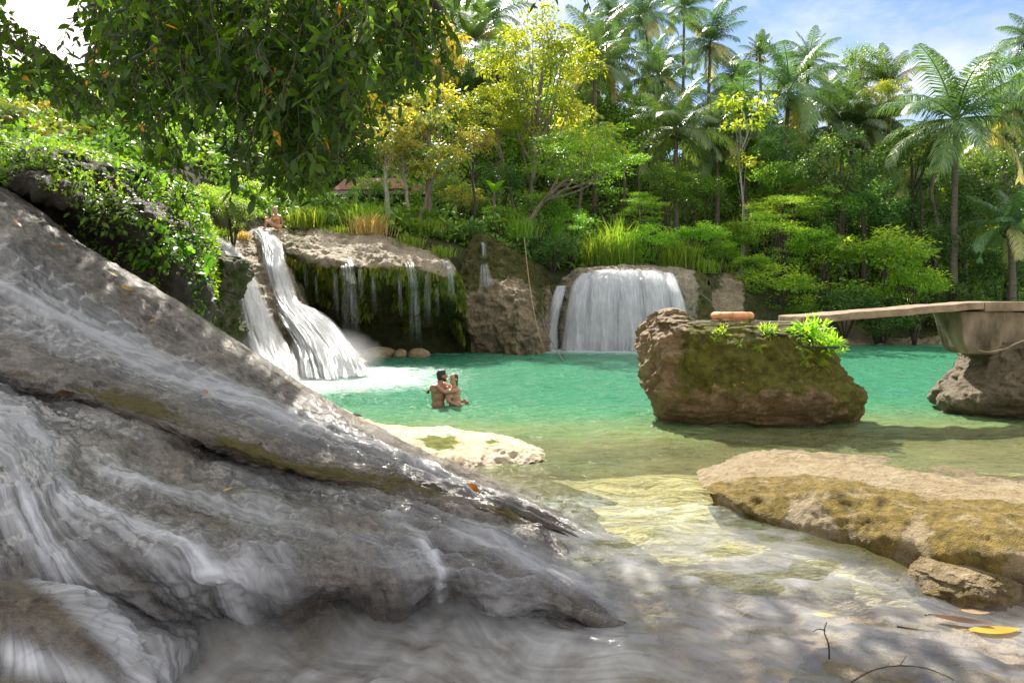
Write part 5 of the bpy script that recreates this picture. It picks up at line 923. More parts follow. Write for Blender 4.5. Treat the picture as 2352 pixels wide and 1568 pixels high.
def strand(buf, px, d, y0, y1, L0=.108, tip=0., step=.036, lean=16, sun_glow=0.):  # chosen strands get lighter leaves: sun glow put into the tint
    a, c = P(px, y0, d), P(px + rng.normal() * lean + tip, y1, d + rng.normal() * .2); ln = np.linalg.norm(c - a); m = max(3, int(ln / step)); t = np.linspace(0, 1, m)
    sway = np.array([rng.normal() * .08, rng.normal() * .08, 0]); pts = a + (c - a) * t[:, None] + sway * np.sin(np.pi * t)[:, None]
    if ln > .2: tube(hn, crom(pts[::max(1, m // 5)], 7), np.linspace(.006, .002, 7), 4, False)
    k = len(pts); ph = rng.uniform(0, 6.28) + np.arange(k) * 2.5; side = np.stack([np.cos(ph), np.sin(ph), 0 * ph], 1)
    dr = unit(side * .75 + np.array([0, 0, -1.]) * rng.uniform(.05, 1.2, (k, 1)) + rng.normal(size=(k, 3)) * .3); nn = unit(side + np.array([0, 0, .9]) + rng.normal(size=(k, 3)) * .45)
    L = L0 * rng.uniform(.35, 1.35, k); ti = np.clip(rng.uniform(.0, .5) + sun_glow + rng.normal(size=k) * .14, 0, .66); ti[rng.random(k) < .006] = 1.
    leaves(buf, pts, dr, nn, L, L * rng.uniform(.36, .52, k), ti, shape=2)
for i in range(62):
    pc = rng.uniform(235, 985); w = rng.uniform(14, 46); dd = rng.uniform(4.8, 7.2) if pc < 900 else rng.uniform(5., 6.); f = .35 + .65 * rng.random() ** .6; lit = .22 if pc > 900 else rng.uniform(-.05, .1)
    for j in range(int(rng.integers(5, 11))):
        px = np.clip(pc + rng.normal() * w, 212, 1020); yb = np.interp(px, YX, YB) * f; y1 = yb - abs(rng.normal()) * 70; y0 = max(-170, y1 - rng.uniform(80, 230))
        if y1 > -30: strand(hb, np.clip(px + rng.normal() * 50, 222, 1000), dd + rng.normal() * .25, y0, y1, tip=14 if px > 850 else 0, lean=52, sun_glow=lit)
for i in range(120):
    px = rng.uniform(215, 960); y1 = rng.uniform(-60, .55 * np.interp(px, YX, YB)); strand(hb, px, rng.uniform(5.2, 7.2), y1 - 150, y1, lean=20)
for i in range(110): px = rng.uniform(205, 1000); yb = np.interp(px, YX, YB); strand(hb, px, rng.uniform(5., 6.2), yb - rng.uniform(60, 170), yb - abs(rng.normal()) * 26, tip=14 if px > 860 else 0, sun_glow=.15 if px > 620 else 0)
for i in range(46): px = rng.uniform(655, 720); strand(hb, px, rng.uniform(5.2, 6.4), rng.uniform(150, 330), rng.uniform(300, 466), sun_glow=.1)
for px in (1230, 1290, 1330): strand(hb, px, 5.5, -150, -10 + rng.uniform(0, 40))
LX, LY0, LY1 = [-120, 0, 60, 110, 160, 200, 232], [-80, 0, 60, 100, 150, 200, 240], [190, 225, 215, 245, 262, 262, 268]
for i in range(150):
    px = rng.uniform(-110, 226); a_, c_ = np.interp(px, LX, LY0), np.interp(px, LX, LY1); y1 = a_ + (c_ - a_) * rng.random() ** .7; strand(hb, px, rng.uniform(6., 7.), max(a_ + 14, y1 - rng.uniform(40, 100)), y1, tip=8, sun_glow=.2)
obj('foliage', (lambda me: (me.transform(Matrix.Translation(-Vector(base))), me)[1])(hb.mesh('foliage', [ML['hang']])), OT)
obj('twig', (lambda me: (me.transform(Matrix.Translation(-Vector(base))), me)[1])(hn.mesh('twig', [M['barkd']])), OT)
# its crown, above the frame, which shades the slope
cb_ = Buf()
for q in range(430):
    y_ = rng.uniform(8.6, 19.8); xr = np.interp(y_, [8.6, 10, 11.5, 13, 14.5, 17, 19.8], [1.9, 1.7, 1., -1.1, -2.3, -4.2, -6.8]); c = np.array([rng.uniform(-12.5 if y_ > 12 else -9.5, xr), y_, 0]); c[2] = 2.02 + .4464 * y_ + rng.uniform(.6, 2.4)
    m = int(rng.uniform(60, 110)); r = rng.uniform(.5, .98); o = rdir(m) * rng.random((m, 1)) ** .5 * r; o[:, 2] *= .5; L = rng.uniform(.2, .36, m)
    leaves(cb_, c + o, unit(o + rng.normal(size=(m, 3)) * .4 + [0, 0, -.4]), unit(np.array([0, 0, 1.]) + rng.normal(size=(m, 3)) * .5), L, L * .5, rng.random(m) * .6)
obj('crown', (lambda me: (me.transform(Matrix.Translation(-Vector(base))), me)[1])(cb_.mesh('crown', [ML['hang']])), OT)

# ------------------------------------------------------------------ footbridge, pier, hut, things on the boulder
M['conc'] = plain('weathered_concrete', (.33, .25, .17), .85, .25, .45, 5, .7, (1, 1, 1), (.14, .10, .065)); M['concd'] = plain('stained_concrete', (.30, .24, .165), .85, .25, .5, 3, .6, (1, 1, .5), (.07, .052, .035))
def slab(name, corners, h, mat, parent=None, sub=(40, 8, 3), amp=.012, bev=.02, **props):
    """a thick board on a quad of top corners (a,b,c,d going round), worn edges"""
    a, b_, c, d = [np.asarray(q, float) for q in corners]; nu, nv, _ = sub; th = None
    bm = bmesh.new(); vs_ = []
    prof = [(0, bev), (bev, 0)]
    ring = []
    u = np.linspace(0, 1, nu); v = np.linspace(0, 1, nv)
    top = (1 - u)[:, None, None] * ((1 - v)[None, :, None] * a + v[None, :, None] * d) + u[:, None, None] * ((1 - v)[None, :, None] * b_ + v[None, :, None] * c)
    bot = top - np.array([0, 0, h]); V = np.concatenate([top.reshape(-1, 3), bot.reshape(-1, 3)]); Q = gridq(nu, nv); k = nu * nv; Q2 = Q[:, ::-1] + k; S = []
    for i in range(nu - 1): S += [[i * nv, i * nv + k, (i + 1) * nv + k, (i + 1) * nv], [(i + 1) * nv - 1, (i + 2) * nv - 1, (i + 2) * nv - 1 + k, (i + 1) * nv - 1 + k]]
    for j in range(nv - 1): S += [[j, j + 1, j + 1 + k, j + k], [(nu - 1) * nv + j, (nu - 1) * nv + j + k, (nu - 1) * nv + j + 1 + k, (nu - 1) * nv + j + 1]]
    me = mesh(name, V, [np.concatenate([Q, Q2, np.array(S)])], [mat], smooth=False); bm.from_mesh(me); bmesh.ops.recalc_face_normals(bm, faces=bm.faces)
    ed = [e for e in bm.edges if len(e.link_faces) == 2 and e.calc_face_angle(0) > .8]; bmesh.ops.bevel(bm, geom=ed, offset=bev, segments=2, affect='EDGES', profile=.6)
    bmesh.ops.subdivide_edges(bm, edges=[e for e in bm.edges if e.calc_length() > .25], cuts=2, use_grid_fill=True)
    P_ = np.array([v_.co[:] for v_ in bm.verts]); dn = np.stack([fbm(P_ * 2.1 + 4 * i, 4) for i in range(3)], 1) * amp
    for v_, q in zip(bm.verts, dn): v_.co += Vector(q)
    bm.to_mesh(me); bm.free(); return obj(name, me, parent, **props)
FB = thing('footbridge', 'narrow weathered concrete footbridge sloping from the boulder to the pier', 'footbridge', tuple(PW(2000, 12, 1.9)))
def rel(o, t): o.location = -Vector(t.location); return o
d0 = 11.75; zl, zr = H - (727 - HY) * d0 / F, H - (693 - HY) * 12.1 / F
aa = PW(1841, d0, zl); bb = PW(2262, 12.1, zr); rel(slab('deck', [aa, bb, bb + [0, 1.05, 0], aa + [0, 1.05, 0]], .13, M['conc'], FB), FB)
cc = PW(2700, 12.15, zr + .005); rel(slab('approach_deck', [bb + [.012, 0, .004], cc, cc + [0, 1.05, 0], bb + [.012, 1.05, .004]], .17, M['conc'], FB), FB)
PI = thing('concrete_pier', 'stained concrete pier holding up the footbridge on the right boulder', 'pier', tuple(PW(2300, 12.6, 1.2)))
def hull(name, pts, mat, parent, bev=.03, amp=.02, cuts=5):
    bm = bmesh.new()
    for q in pts: bm.verts.new(q)
    bmesh.ops.convex_hull(bm, input=bm.verts); bmesh.ops.dissolve_limit(bm, angle_limit=.05, verts=bm.verts, edges=bm.edges); bmesh.ops.bevel(bm, geom=list(bm.edges), offset=bev, segments=2, affect='EDGES', profile=.6)
    bmesh.ops.triangulate(bm, faces=[f for f in bm.faces if len(f.verts) > 4]); bmesh.ops.subdivide_edges(bm, edges=[e for e in bm.edges if e.calc_length() > .2], cuts=cuts, use_grid_fill=True)
    P_ = np.array([v_.co[:] for v_ in bm.verts]); dn = np.stack([fbm(P_ * 1.9 + 4 * i, 4) for i in range(3)], 1) * amp
    for v_, q in zip(bm.verts, dn): v_.co += Vector(q)
    me = bpy.data.meshes.new(name); bm.to_mesh(me); bm.free(); me.materials.append(mat); return obj(name, me, parent)
zt = zr - .175; zb_ = H - (812 - HY) * 12.4 / F
x0, x1, xb0 = PW(2208, 12.2, 0)[0], PW(2308, 12.2, 0)[0], PW(2226, 12.3, 0)[0]
rel(hull('shaft', [(x0, 12.2, zt), (x1, 12.16, zt), (x1, 13.1, zt), (x0 + .02, 13.1, zt), (x0 + .03, 12.2, zt - .55), (xb0, 12.3, zb_), (x1, 12.3, zb_), (x1, 13., zb_), (xb0, 13., zb_)], M['concd'], PI), PI)
rel(hull('buttress', [(x1 + .008, 12.24, zt - .004), (x1 + 2.6, 12.24, zt - .004), (x1 + 2.6, 13.05, zt - .004), (x1 + .008, 13.05, zt - .004), (x1 + .008, 12.4, zb_), (x1 + 2.6, 12.4, zb_), (x1 + 2.6, 13, zb_), (x1 + .008, 13, zb_)], M['concd'], PI), PI)
M['rope'] = plain('rope', (.42, .33, .2), .9, .2, .3, 30); M['ropeg'] = plain('grey_rope', (.33, .31, .26), .9, .2, .3, 30)
def rope(label, pts, r, mat='rope', name='rope', cat='rope', n=30):
    b = Buf(); tube(b, crom(np.array([P(*q) for q in pts]), n), r, 6); return obj(name, b.mesh(name, [M[mat]]), None, label=label, category=cat)
rope('rope tied round the neck of the pier boulder', [(2246, 803, 12.0), (2268, 808, 11.75), (2310, 800, 11.65), (2330, 790, 11.6), (2380, 770, 11.7)], .014)
rope('thin rope hanging from the bluff into the water left of the wide fall', [(1204, 545, 31), (1212, 620, 30.2), (1222, 690, 28.3), (1236, 760, 27.3), (1252, 808, 27)], .022)
rope('grey rope stretched from the bluff foot down to a float', [(1232, 680, 30), (1252, 752, 28.6), (1276, 800, 27.2), (1294, 829, 24.6)], .02, 'ropeg')
rope('rope slanting down the rock right of the wide fall', [(1606, 672, 31.4), (1640, 697, 31.5), (1672, 716, 32)], .02, 'ropeg')
# on the boulder
def top(px, d): x = (px - CX) * d / F; r = BV.ray_cast(Vector((x, d, 4)), Vector((0, 0, -1))); return r[0].z if r[0] is not None else 1.7
M['plankw'] = plain('grey_wood', (.40, .33, .24), .8, .2, .4, 6, .5, (1, 12, 12)); M['pipe'] = plain('black_pipe', (.025, .023, .025), .45, .4, .2, 10); M['bamb'] = plain('bamboo', (.5, .38, .2), .5, .4, .25, 8, .3, (1, 8, 8))
def board(label, a, b_, w, h, mat='plankw', name='plank'):
    a, b_ = np.array(a, float), np.array(b_, float); s = unit(np.cross(b_ - a, [0, 0, 1.])) * w / 2; return slab(name, [a - s, b_ - s, b_ + s, a + s], h, M[mat], None, (8, 2, 2), .004, .006, label=label, category='plank')
zt_ = H - (741 - HY) * 11.7 / F
board('long grey plank along the front of the boulder top', PW(1584, 11.65, zt_ + .02), PW(1868, 11.55, zt_ - .02), .14, .035)
board('second grey plank lying behind the long one', PW(1600, 11.95, zt_ + .03), PW(1850, 11.9, zt_ + .015), .16, .03)
board('short plank laid crosswise under the life ring', PW(1640, 11.7, zt_ + .055), PW(1712, 12.1, zt_ + .06), .14, .03)
def pipe(label, pts, r=.022, mat='pipe', name='pipe'):
    b = Buf(); tube(b, crom(np.array([P(*q) for q in pts]), 14), r, 10); return obj(name, b.mesh(name, [M[mat]]), None, label=label, category='pipe')
pipe('black pipe slanting over the boulder edge, left of the green plants', [(1693, 754, 11.3), (1722, 764, 11.15), (1752, 775, 11.05)]); pipe('black pipe lying level in the moss', [(1752, 765, 11.1), (1778, 767, 11.05), (1808, 770, 11.05)])
pipe('black pipe poking out beneath the planks, right', [(1828, 772, 11.1), (1850, 768, 11.1), (1872, 764, 11.15)]); pipe('bent black pipe among the green plants', [(1836, 772, 11.1), (1840, 791, 10.92), (1846, 795, 10.9), (1880, 797, 10.9), (1928, 797, 10.9)], .018)
LR = thing('life_ring', 'orange life ring lying flat on the planks of the boulder', 'life ring', tuple(PW(1682, 11.85, zt_ + .12)))
b = Buf(); th = np.linspace(0, 2 * np.pi, 49); tube(b, np.stack([.30 * np.cos(th), .30 * np.sin(th), 0 * th], 1), .062, 14, False); ring = obj('ring', b.mesh('ring', [plain('orange_ring', (.78, .30, .13), .55, .4, .2, 9, col2=(.62, .26, .13))]), LR)
for a in (35, 125, 215, 305, 250):
    b = Buf(); t2 = np.radians(np.linspace(a - 6, a + 6, 5)); tube(b, np.stack([.30 * np.cos(t2), .30 * np.sin(t2), 0 * t2], 1), .066, 14, True); obj('strap', b.mesh('strap', [plain('yellow_strap', (.6, .36, .1), .7)]), LR)
rope('cord trailing from the life ring to the bridge end', [(1728, 733, 11.7), (1750, 739, 11.6), (1778, 744, 11.45), (1812, 745, 11.45), (1846, 742, 11.6)], .011, 'ropeg')
for lab, cx, cy, r, d, n, L in [('bright herb tuft at the right end of the boulder top', 1862, 762, 44, 11.1, 150, .15), ('bright herbs hanging down the right side of the boulder', 1905, 795, 34, 11.25, 110, .14), ('small bright weed between the planks and pipes', 1765, 760, 22, 11.05, 50, .10), ('tiny weed at the plank end, left', 1655, 763, 20, 11.1, 40, .09)]:
    c = P(cx, cy, d); s = d / F; b = Buf(); m = n * 3; o = rdir(m) * rng.random((m, 1)) ** .6 * r * s; o[:, 2] = o[:, 2] * .75; dd = unit(o / (r * s) + rng.normal(size=(m, 3)) * .45 + [0, -.1, .35])
    leaves(b, o, dd, unit([0, 0, 1.] + rng.normal(size=(m, 3)) * .5), L * rng.uniform(.5, 1.1, m), L * .2 * rng.uniform(.8, 1.2, m), rng.random(m), shape=2)
    t = thing('herb_tuft', lab, 'plant', tuple(c)); obj('foliage', b.mesh('foliage', [ML['bright']]), t); b = Buf()
    for q in o[::12]: tube(b, np.array([[0, .05, -r * s * .8], q * .5, q]), .004, 4, False)
    obj('stem', b.mesh('stem', [ML['feather']]), t)
for i, (px, py, d, s) in enumerate([(1905, 820, 11.2, .26), (1880, 838, 11.05, .24), (1850, 826, 10.98, .22), (1925, 800, 11.4, .24), (1840, 800, 10.95, .2), (1700, 790, 11.0, .16), (1640, 785, 11.05, .16), (1745, 800, 10.95, .15)]):
    o = obj('fern', FE[i % 3], None, tuple(P(px, py, d)), label='small fern rooted in the moss on the boulder side', category='fern', group='ferns on the boulder'); o.scale = (s,) * 3; o.rotation_euler = (.7, rng.normal() * .2, rng.uniform(0, 6))
# hut in the trees
M['rust'] = plain('rusty_roof', (.30, .13, .085), .75, .3, .4, 2.5, .3, (1, .4, 1), (.36, .24, .18)); M['wallr'] = plain('dark_red_boards', (.17, .05, .035), .8, .2, .4, 6, .4, (6, 6, .7)); M['trim'] = plain('pale_trim', (.42, .37, .3), .8, .2, .3, 6)
hd = 38.; HU = thing('hut', 'open hut with rusty red roof half hidden behind the golden trees', 'hut', tuple(P(850, 490, hd))); hb_ = np.array(HU.location)
def box(bm_list, a, c): 
    a, c = np.minimum(a, c), np.maximum(a, c); v = np.array([[x, y, z] for x in (a[0], c[0]) for y in (a[1], c[1]) for z in (a[2], c[2])]); bm_list.add(v, np.array([[0, 1, 3, 2], [4, 6, 7, 5], [0, 4, 5, 1], [2, 3, 7, 6], [0, 2, 6, 4], [1, 5, 7, 3]]))
def corr(a, b_, c, d, n=44, amp=.03):
    a, b_, c, d = [np.asarray(q, float) - hb_ for q in (a, b_, c, d)]; u = np.linspace(0, 1, n * 4); v = np.linspace(0, 1, 6); G = (1 - u)[:, None, None] * ((1 - v)[None, :, None] * a + v[None, :, None] * d) + u[:, None, None] * ((1 - v)[None, :, None] * b_ + v[None, :, None] * c)
    G[..., 2] += amp * np.sin(u * n * 6.283)[:, None]; return G
G = corr(P(764, 436, hd - 1.2), P(938, 432, hd - 1.), P(928, 409, hd + 1.6), P(792, 411, hd + 1.6)); bf = Buf(); bf.add(G.reshape(-1, 3), gridq(*G.shape[:2])); G2 = G - [0, 0, .05]; bf.add(G2.reshape(-1, 3), gridq(*G.shape[:2])[:, ::-1]); obj('roof', bf.mesh('roof', [M['rust']]), HU)
q0, q1 = P(764, 440, hd - 1.18) - hb_, P(938, 436, hd - .98) - hb_
bf = Buf(); box(bf, q0 + [0, -.04, -.16], q1 + [0, .0, -.1]); obj('fascia', bf.mesh('fascia', [M['trim']], False), HU)
bf = Buf(); box(bf, P(815, 448, hd) - hb_, P(925, 505, hd + .2) - hb_); obj('wall', bf.mesh('wall', [M['wallr']], False), HU)
for px in (768, 790, 812, 932): bf = Buf(); a = P(px, 445, hd - .9) - hb_; box(bf, a + [-.05, -.05, -1.7], a + [.05, .05, .1]); obj('post', bf.mesh('post', [M['trim']], False), HU)
for py in (462, 478): bf = Buf(); a, c = P(766, py, hd - .95) - hb_, P(812, py - 1, hd - .9) - hb_; box(bf, a + [0, -.03, -.04], c + [0, .03, .04]); obj('rail', bf.mesh('rail', [M['trim']], False), HU)
bf = Buf(); box(bf, P(766, 492, hd - 1) - hb_, P(930, 510, hd + 1.5) - hb_); obj('platform', bf.mesh('platform', [M['barkd']], False), HU)
H2 = thing('shed', 'small shed with weathered brown roof right of the hut', 'shed', tuple(P(960, 490, 39.5))); hb_ = np.array(H2.location); G = corr(P(935, 445, 38.6), P(1002, 446, 38.8), P(990, 424, 41), P(950, 424, 41), 18); bf = Buf(); bf.add(G.reshape(-1, 3), gridq(*G.shape[:2])); obj('roof', bf.mesh('roof', [M['rust']]), H2)
bf = Buf(); box(bf, P(944, 448, 39.2) - hb_, P(995, 512, 40.5) - hb_); obj('wall', bf.mesh('wall', [M['concd']], False), H2)

# ------------------------------------------------------------------ fallen leaves and twigs
M['fl'] = [leaf_mat('fallen_yellow', [(.50, .32, .03), (.58, .4, .06)], .25, .4, LG=1.), leaf_mat('fallen_orange', [(.32, .13, .015), (.42, .19, .02)], .2, .3, LG=1.), leaf_mat('fallen_brown', [(.05, .02, .012), (.09, .035, .015)], .1, .3, LG=1.), leaf_mat('fallen_tan', [(.5, .36, .18), (.42, .3, .15)], .2, .4, LG=1.)]
def fallen(label, px, py, Lpx, az, kind, curl=.12, lift=.012, wr=.42, z=None, tilt=0.):
    h = aim(px, py) if z is None else (PW(px, (H - z) * F / (py - HY), z), np.array([0, 0, 1.]))
    if h is None: return
    p, nr = h; L = Lpx * np.linalg.norm(p - [0, 0, H]) / F; ax = unit(np.array([math.cos(az), math.sin(az), 0]) - nr * (nr @ [math.cos(az), math.sin(az), 0])); s = np.cross(nr, ax)
    n1 = 14; t = np.linspace(0, 1, n1); w = wr * L * .5 * np.sin(np.pi * np.clip(t * .94 + .03, 0, 1)) ** .8 * (1 - .25 * t); G = []
    for k in (-1, -.5, 0, .5, 1): G.append(p + ax * ((t - .5) * L)[:, None] + s * (w * k)[:, None] + nr * (lift + curl * L * ((2 * t - 1) ** 2 * .5 + abs(k) * .35 * np.sin(np.pi * t) + tilt * max(k, 0)))[:, None])
    G = np.array(G); b = Buf(); b.add(G.reshape(-1, 3), gridq(5, n1), tint=np.tile(.5 + .5 * np.sin(t * 7), 5)); tube(b, np.array([p - ax * L * .5 + nr * (lift + curl * L * .5), p - ax * L * .62 + nr * (lift + curl * L * .3)]), L * .012, 5, tint=0)
    me = b.mesh('fallen_leaf', [M['fl'][kind]]); me.transform(Matrix.Translation(-Vector(p))); return obj('fallen_leaf', me, None, tuple(p), label=label, category='leaf', group='fallen leaves')
for a in [('big yellow fallen leaf at the lower right edge of the stream', 2284, 1452, 92, .05, 0, .06, .012, .36, -.115), ('long curled brown leaf touching the big yellow one', 2208, 1434, 92, -.35, 2, .16, .015, .3, -.115), ('upright orange leaf with brown edge on the mossy slope', 1094, 1134, 44, -.9, 1, .25, .03, .55, None, 1.2),
 ('large tan leaf on the wet slope below the main streak', 484, 912, 46, -.25, 3), ('narrow yellow leaf on the smooth wet rock, lower left', 522, 1129, 36, -.2, 0, .05, .02, .28), ('brown orange leaf near the slope ridge, far left', 40, 516, 34, -.3, 1), ('small orange leaf on the ridge beneath the mound', 136, 568, 16, .3, 1), ('yellow leaf lying on the slope ridge', 292, 664, 30, -.5, 0), ('pale yellow leaf just above the yellow ridge leaf', 264, 634, 32, .1, 3),
 ('small orange leaf on the middle of the ridge', 352, 737, 18, .2, 1), ('orange leaf where the ridge nears the chute', 528, 797, 16, -.4, 1), ('orange leaf on the ridge above the pool', 660, 884, 14, -.3, 1), ('little green yellow leaf on the slope', 206, 708, 14, .6, 0), ('dark brown leaf on the white wet ledge', 152, 902, 30, .2, 2), ('orange leaf on the shore rock, left of the spit', 832, 969, 22, -.5, 1, .15), ('dark leaf behind the orange one on the shore rock', 822, 956, 24, .1, 2), ('tiny yellow leaf on the spit', 868, 977, 10, .2, 0),
 ('small yellow leaf on the mossy slope band', 902, 1086, 10, .3, 0), ('red brown scrap of leaf below the upright leaf', 1150, 1168, 18, .1, 2), ('reddish leaf tucked in the left ridge', 596, 1022, 14, 1.2, 2), ('blurred yellow leaf under the stream surface', 1895, 1412, 46, -.2, 0, .03, .0, .5, -.125), ('pale leaf in the stream beside the ledge', 2240, 1404, 46, -.2, 3, .03, .0, .5, -.12)]: fallen(*a)
for a in [('orange leaf floating on the pool left of the couple, largest', 835, 902, 36, 0.05, 1, .02, .02, .3, 0.), ('yellow leaf floating left of the orange one', 798, 906, 14, .4, 0, .02, .02, .4, 0.), ('yellow leaf floating behind the couple', 950, 920, 10, .2, 0, .02, .02, .4, 0.), ('small leaf floating nearest the spit', 945, 937, 9, .9, 0, .02, .02, .4, 0.), ('orange speck of a leaf drifting below the froth', 806, 925, 10, .1, 1, .02, .02, .4, 0.)]: fallen(*a)
def twig(label, pts, r):
    b = Buf()
    for k, s in enumerate(pts): tube(b, crom(np.array([P(*q) for q in s]), 10), np.linspace(r, r * .5, 10) * (1 if k == 0 else .6), 6)
    obj('twig', b.mesh('twig', [M['barkd']]), None, label=label, category='twig')
twig('forked twig sticking up from the stream at the rock edge', [[(1905, 1512, 4.14), (1903, 1478, 4.12), (1893, 1450, 4.12), (1899, 1428, 4.15)], [(1896, 1447, 4.12), (1880, 1444, 4.15), (1866, 1450, 4.16)]], .006)
twig('thin bare twig lying on the silty rock, bottom right', [[(1955, 1566, 3.86), (2000, 1540, 3.96), (2060, 1528, 4.0), (2130, 1534, 4.0), (2190, 1560, 3.88)], [(2066, 1528, 4.0), (2082, 1505, 4.02)]], .005)
twig('dark stick half sunk beside the curled brown leaf', [[(2060, 1438, 4.55), (2110, 1446, 4.5), (2160, 1450, 4.48)]], .007)

# ------------------------------------------------------------------ people
def capsule(bm, a, b_, r0, r1, n=14):
    a, b_ = np.array(a, float), np.array(b_, float); ax = unit(b_ - a); up = np.array([0, 0, 1.]) if abs(ax[2]) < .9 else np.array([1., 0, 0]); u = unit(np.cross(ax, up)); v = np.cross(ax, u); L = np.linalg.norm(b_ - a); rows_ = []
    for k in range(6): th = -np.pi / 2 + k / 5 * np.pi / 2; rows_.append((r0 * math.sin(th), r0 * math.cos(th) + 1e-5))
    for k in range(6): th = k / 5 * np.pi / 2; rows_.append((L + r1 * math.sin(th), r1 * math.cos(th) + 1e-5))
    vs_ = []
    for h, r in rows_: vs_.append([bm.verts.new(a + ax * h + (u * math.cos(2 * np.pi * j / n) + v * math.sin(2 * np.pi * j / n)) * r) for j in range(n)])
    for i in range(len(vs_) - 1):
        for j in range(n): bm.faces.new([vs_[i][j], vs_[i][(j + 1) % n], vs_[i + 1][(j + 1) % n], vs_[i + 1][j]])
    bm.faces.new(vs_[0][::-1]); bm.faces.new(vs_[-1])
def ell(bm, c, r, rot=(0, 0, 0)):
    m = Matrix.Translation(Vector(c)) @ Matrix.Rotation(rot[2], 4, 'Z') @ Matrix.Rotation(rot[1], 4, 'Y') @ Matrix.Rotation(rot[0], 4, 'X') @ Matrix.Diagonal((*r, 1)); bmesh.ops.create_uvsphere(bm, u_segments=20, v_segments=14, radius=1, matrix=m)
def fuse(name, build, mat, vox, sm=6, parent=None):
    bm = bmesh.new(); build(bm); bmesh.ops.recalc_face_normals(bm, faces=bm.faces); me = bpy.data.meshes.new(name); bm.to_mesh(me); bm.free(); o = bpy.data.objects.new('tmp', me); COL.objects.link(o)
    r = o.modifiers.new('r', 'REMESH'); r.mode = 'VOXEL'; r.voxel_size = vox; s = o.modifiers.new('s', 'SMOOTH'); s.factor = .5; s.iterations = sm
    me2 = bpy.data.meshes.new_from_object(o.evaluated_get(bpy.context.evaluated_depsgraph_get())); me2.name = name; bpy.data.objects.remove(o); me2.materials.clear(); me2.materials.append(mat)
    me2.polygons.foreach_set('use_smooth', np.ones(len(me2.polygons), bool)); return obj(name, me2, parent)
def skin(name, c, c2): 
    m, nt, out = newmat(name); n = N(nt); a = n.noise(n.objco(), 9, 3); bs = nt.nodes.new('ShaderNodeBsdfPrincipled'); n.put(bs.inputs['Base Color'], n.ramp(a, [(.3, c2), (.7, c)])); bs.inputs['Roughness'].default_value = .38; bs.inputs['Subsurface Weight'].default_value = .12; bs.inputs['Subsurface Radius'].default_value = (.02, .008, .005); nt.links.new(bs.outputs[0], out.inputs[0]); return m
def hand(bm, w, d, nrm, s=1., curl=.5, thumb=1):
    """palm and five fingers from the wrist w along d, palm facing nrm"""
    w, d, nrm = np.array(w, float), unit(d), unit(nrm); sd_ = np.cross(d, nrm); 
    for k in (-1, -.33, .33, 1): capsule(bm, w, w + d * .085 * s + sd_ * .028 * s * k, .016 * s, .0125 * s, 8)
    for k, L in zip((-1, -.33, .33, 1), (.062, .078, .084, .074)):
        a = w + d * .085 * s + sd_ * .029 * s * k; b1_ = a + unit(d + nrm * curl * .5) * L * .5 * s; c = b1_ + unit(d * (1 - curl * .5) + nrm * curl) * L * .5 * s; capsule(bm, a, b1_, .0095 * s, .009 * s, 8); capsule(bm, b1_, c, .009 * s, .0075 * s, 8)
    a = w + d * .025 * s + sd_ * .025 * s * thumb; b1_ = a + unit(d * .7 + sd_ * thumb * .8 + nrm * .3) * .04 * s; capsule(bm, a, b1_, .0125 * s, .011 * s, 8); capsule(bm, b1_, b1_ + unit(d + nrm * .5 + sd_ * .2 * thumb) * .032 * s, .011 * s, .009 * s, 8)
def head(bm, c, f, s=1., r=(0, 0)):
    """head centred at c facing f (unit, horizontal-ish)"""
    c, f = np.array(c, float), unit(f); sd_ = unit(np.cross(f, [0, 0, 1.])); up = np.cross(sd_, f); yaw = math.atan2(f[1], f[0])
    ell(bm, c + up * .025 * s - f * .005 * s, (.094 * s, .076 * s, .096 * s), (0, 0, yaw)); ell(bm, c - up * .05 * s + f * .028 * s, (.06 * s, .054 * s, .062 * s), (0, 0, yaw)); ell(bm, c - up * .093 * s + f * .055 * s, (.026 * s, .03 * s, .022 * s), (0, 0, yaw))
    capsule(bm, c + f * .088 * s + up * .012 * s, c + f * .110 * s - up * .026 * s, .010 * s, .016 * s, 8)                       # nose
    ell(bm, c + f * .087 * s - up * .062 * s, (.012 * s, .024 * s, .011 * s), (0, 0, yaw)); ell(bm, c + f * .078 * s + up * .026 * s, (.018 * s, .045 * s, .012 * s), (0, 0, yaw))   # lips, brow
    for k in (-1, 1): ell(bm, c + sd_ * .078 * s * k - f * .008 * s - up * .008 * s, (.022 * s, .012 * s, .034 * s), (0, 0, yaw + .3 * k))
def face(parent, c, f, s, dark):
    c, f = np.array(c, float), unit(f); sd_ = unit(np.cross(f, [0, 0, 1.])); up = np.cross(sd_, f)
    for k in (-1, 1):
        bm = bmesh.new(); ell(bm, c + f * .080 * s + sd_ * .032 * s * k + up * .006 * s, (.012 * s, .014 * s, .009 * s), (0, 0, math.atan2(f[1], f[0]))); me = bpy.data.meshes.new('eye'); bm.to_mesh(me); bm.free(); me.materials.append(dark); obj('eye', me, parent)
SK1 = skin('tanned_skin', (.42, .20, .125), (.34, .155, .095)); SK2 = skin('fair_skin', (.50, .27, .18), (.43, .22, .145)); SK3 = skin('peach_skin', (.52, .27, .17), (.44, .22, .14))  # each person's own skin tone
M['hairb'] = plain('dark_brown_hair', (.035, .02, .014), .45, .5, .4, 25, .8, (3, 3, 1)); M['hairw'] = plain('wet_brown_hair', (.07, .038, .024), .35, .5, .4, 25, .8, (3, 3, 1)); M['blond'] = plain('blond_hair', (.62, .47, .30), .5, .4, .3, 25, .8, (3, 3, 1))
M['eye'] = plain('dark_eye', (.03, .018, .012), .2, .5, .2); M['cream'] = plain('cream_bikini', (.58, .48, .30), .8, .2, .2, 30); M['gold'] = plain('yellow_bikini', (.85, .42, .02), .8, .2, .15, 30)
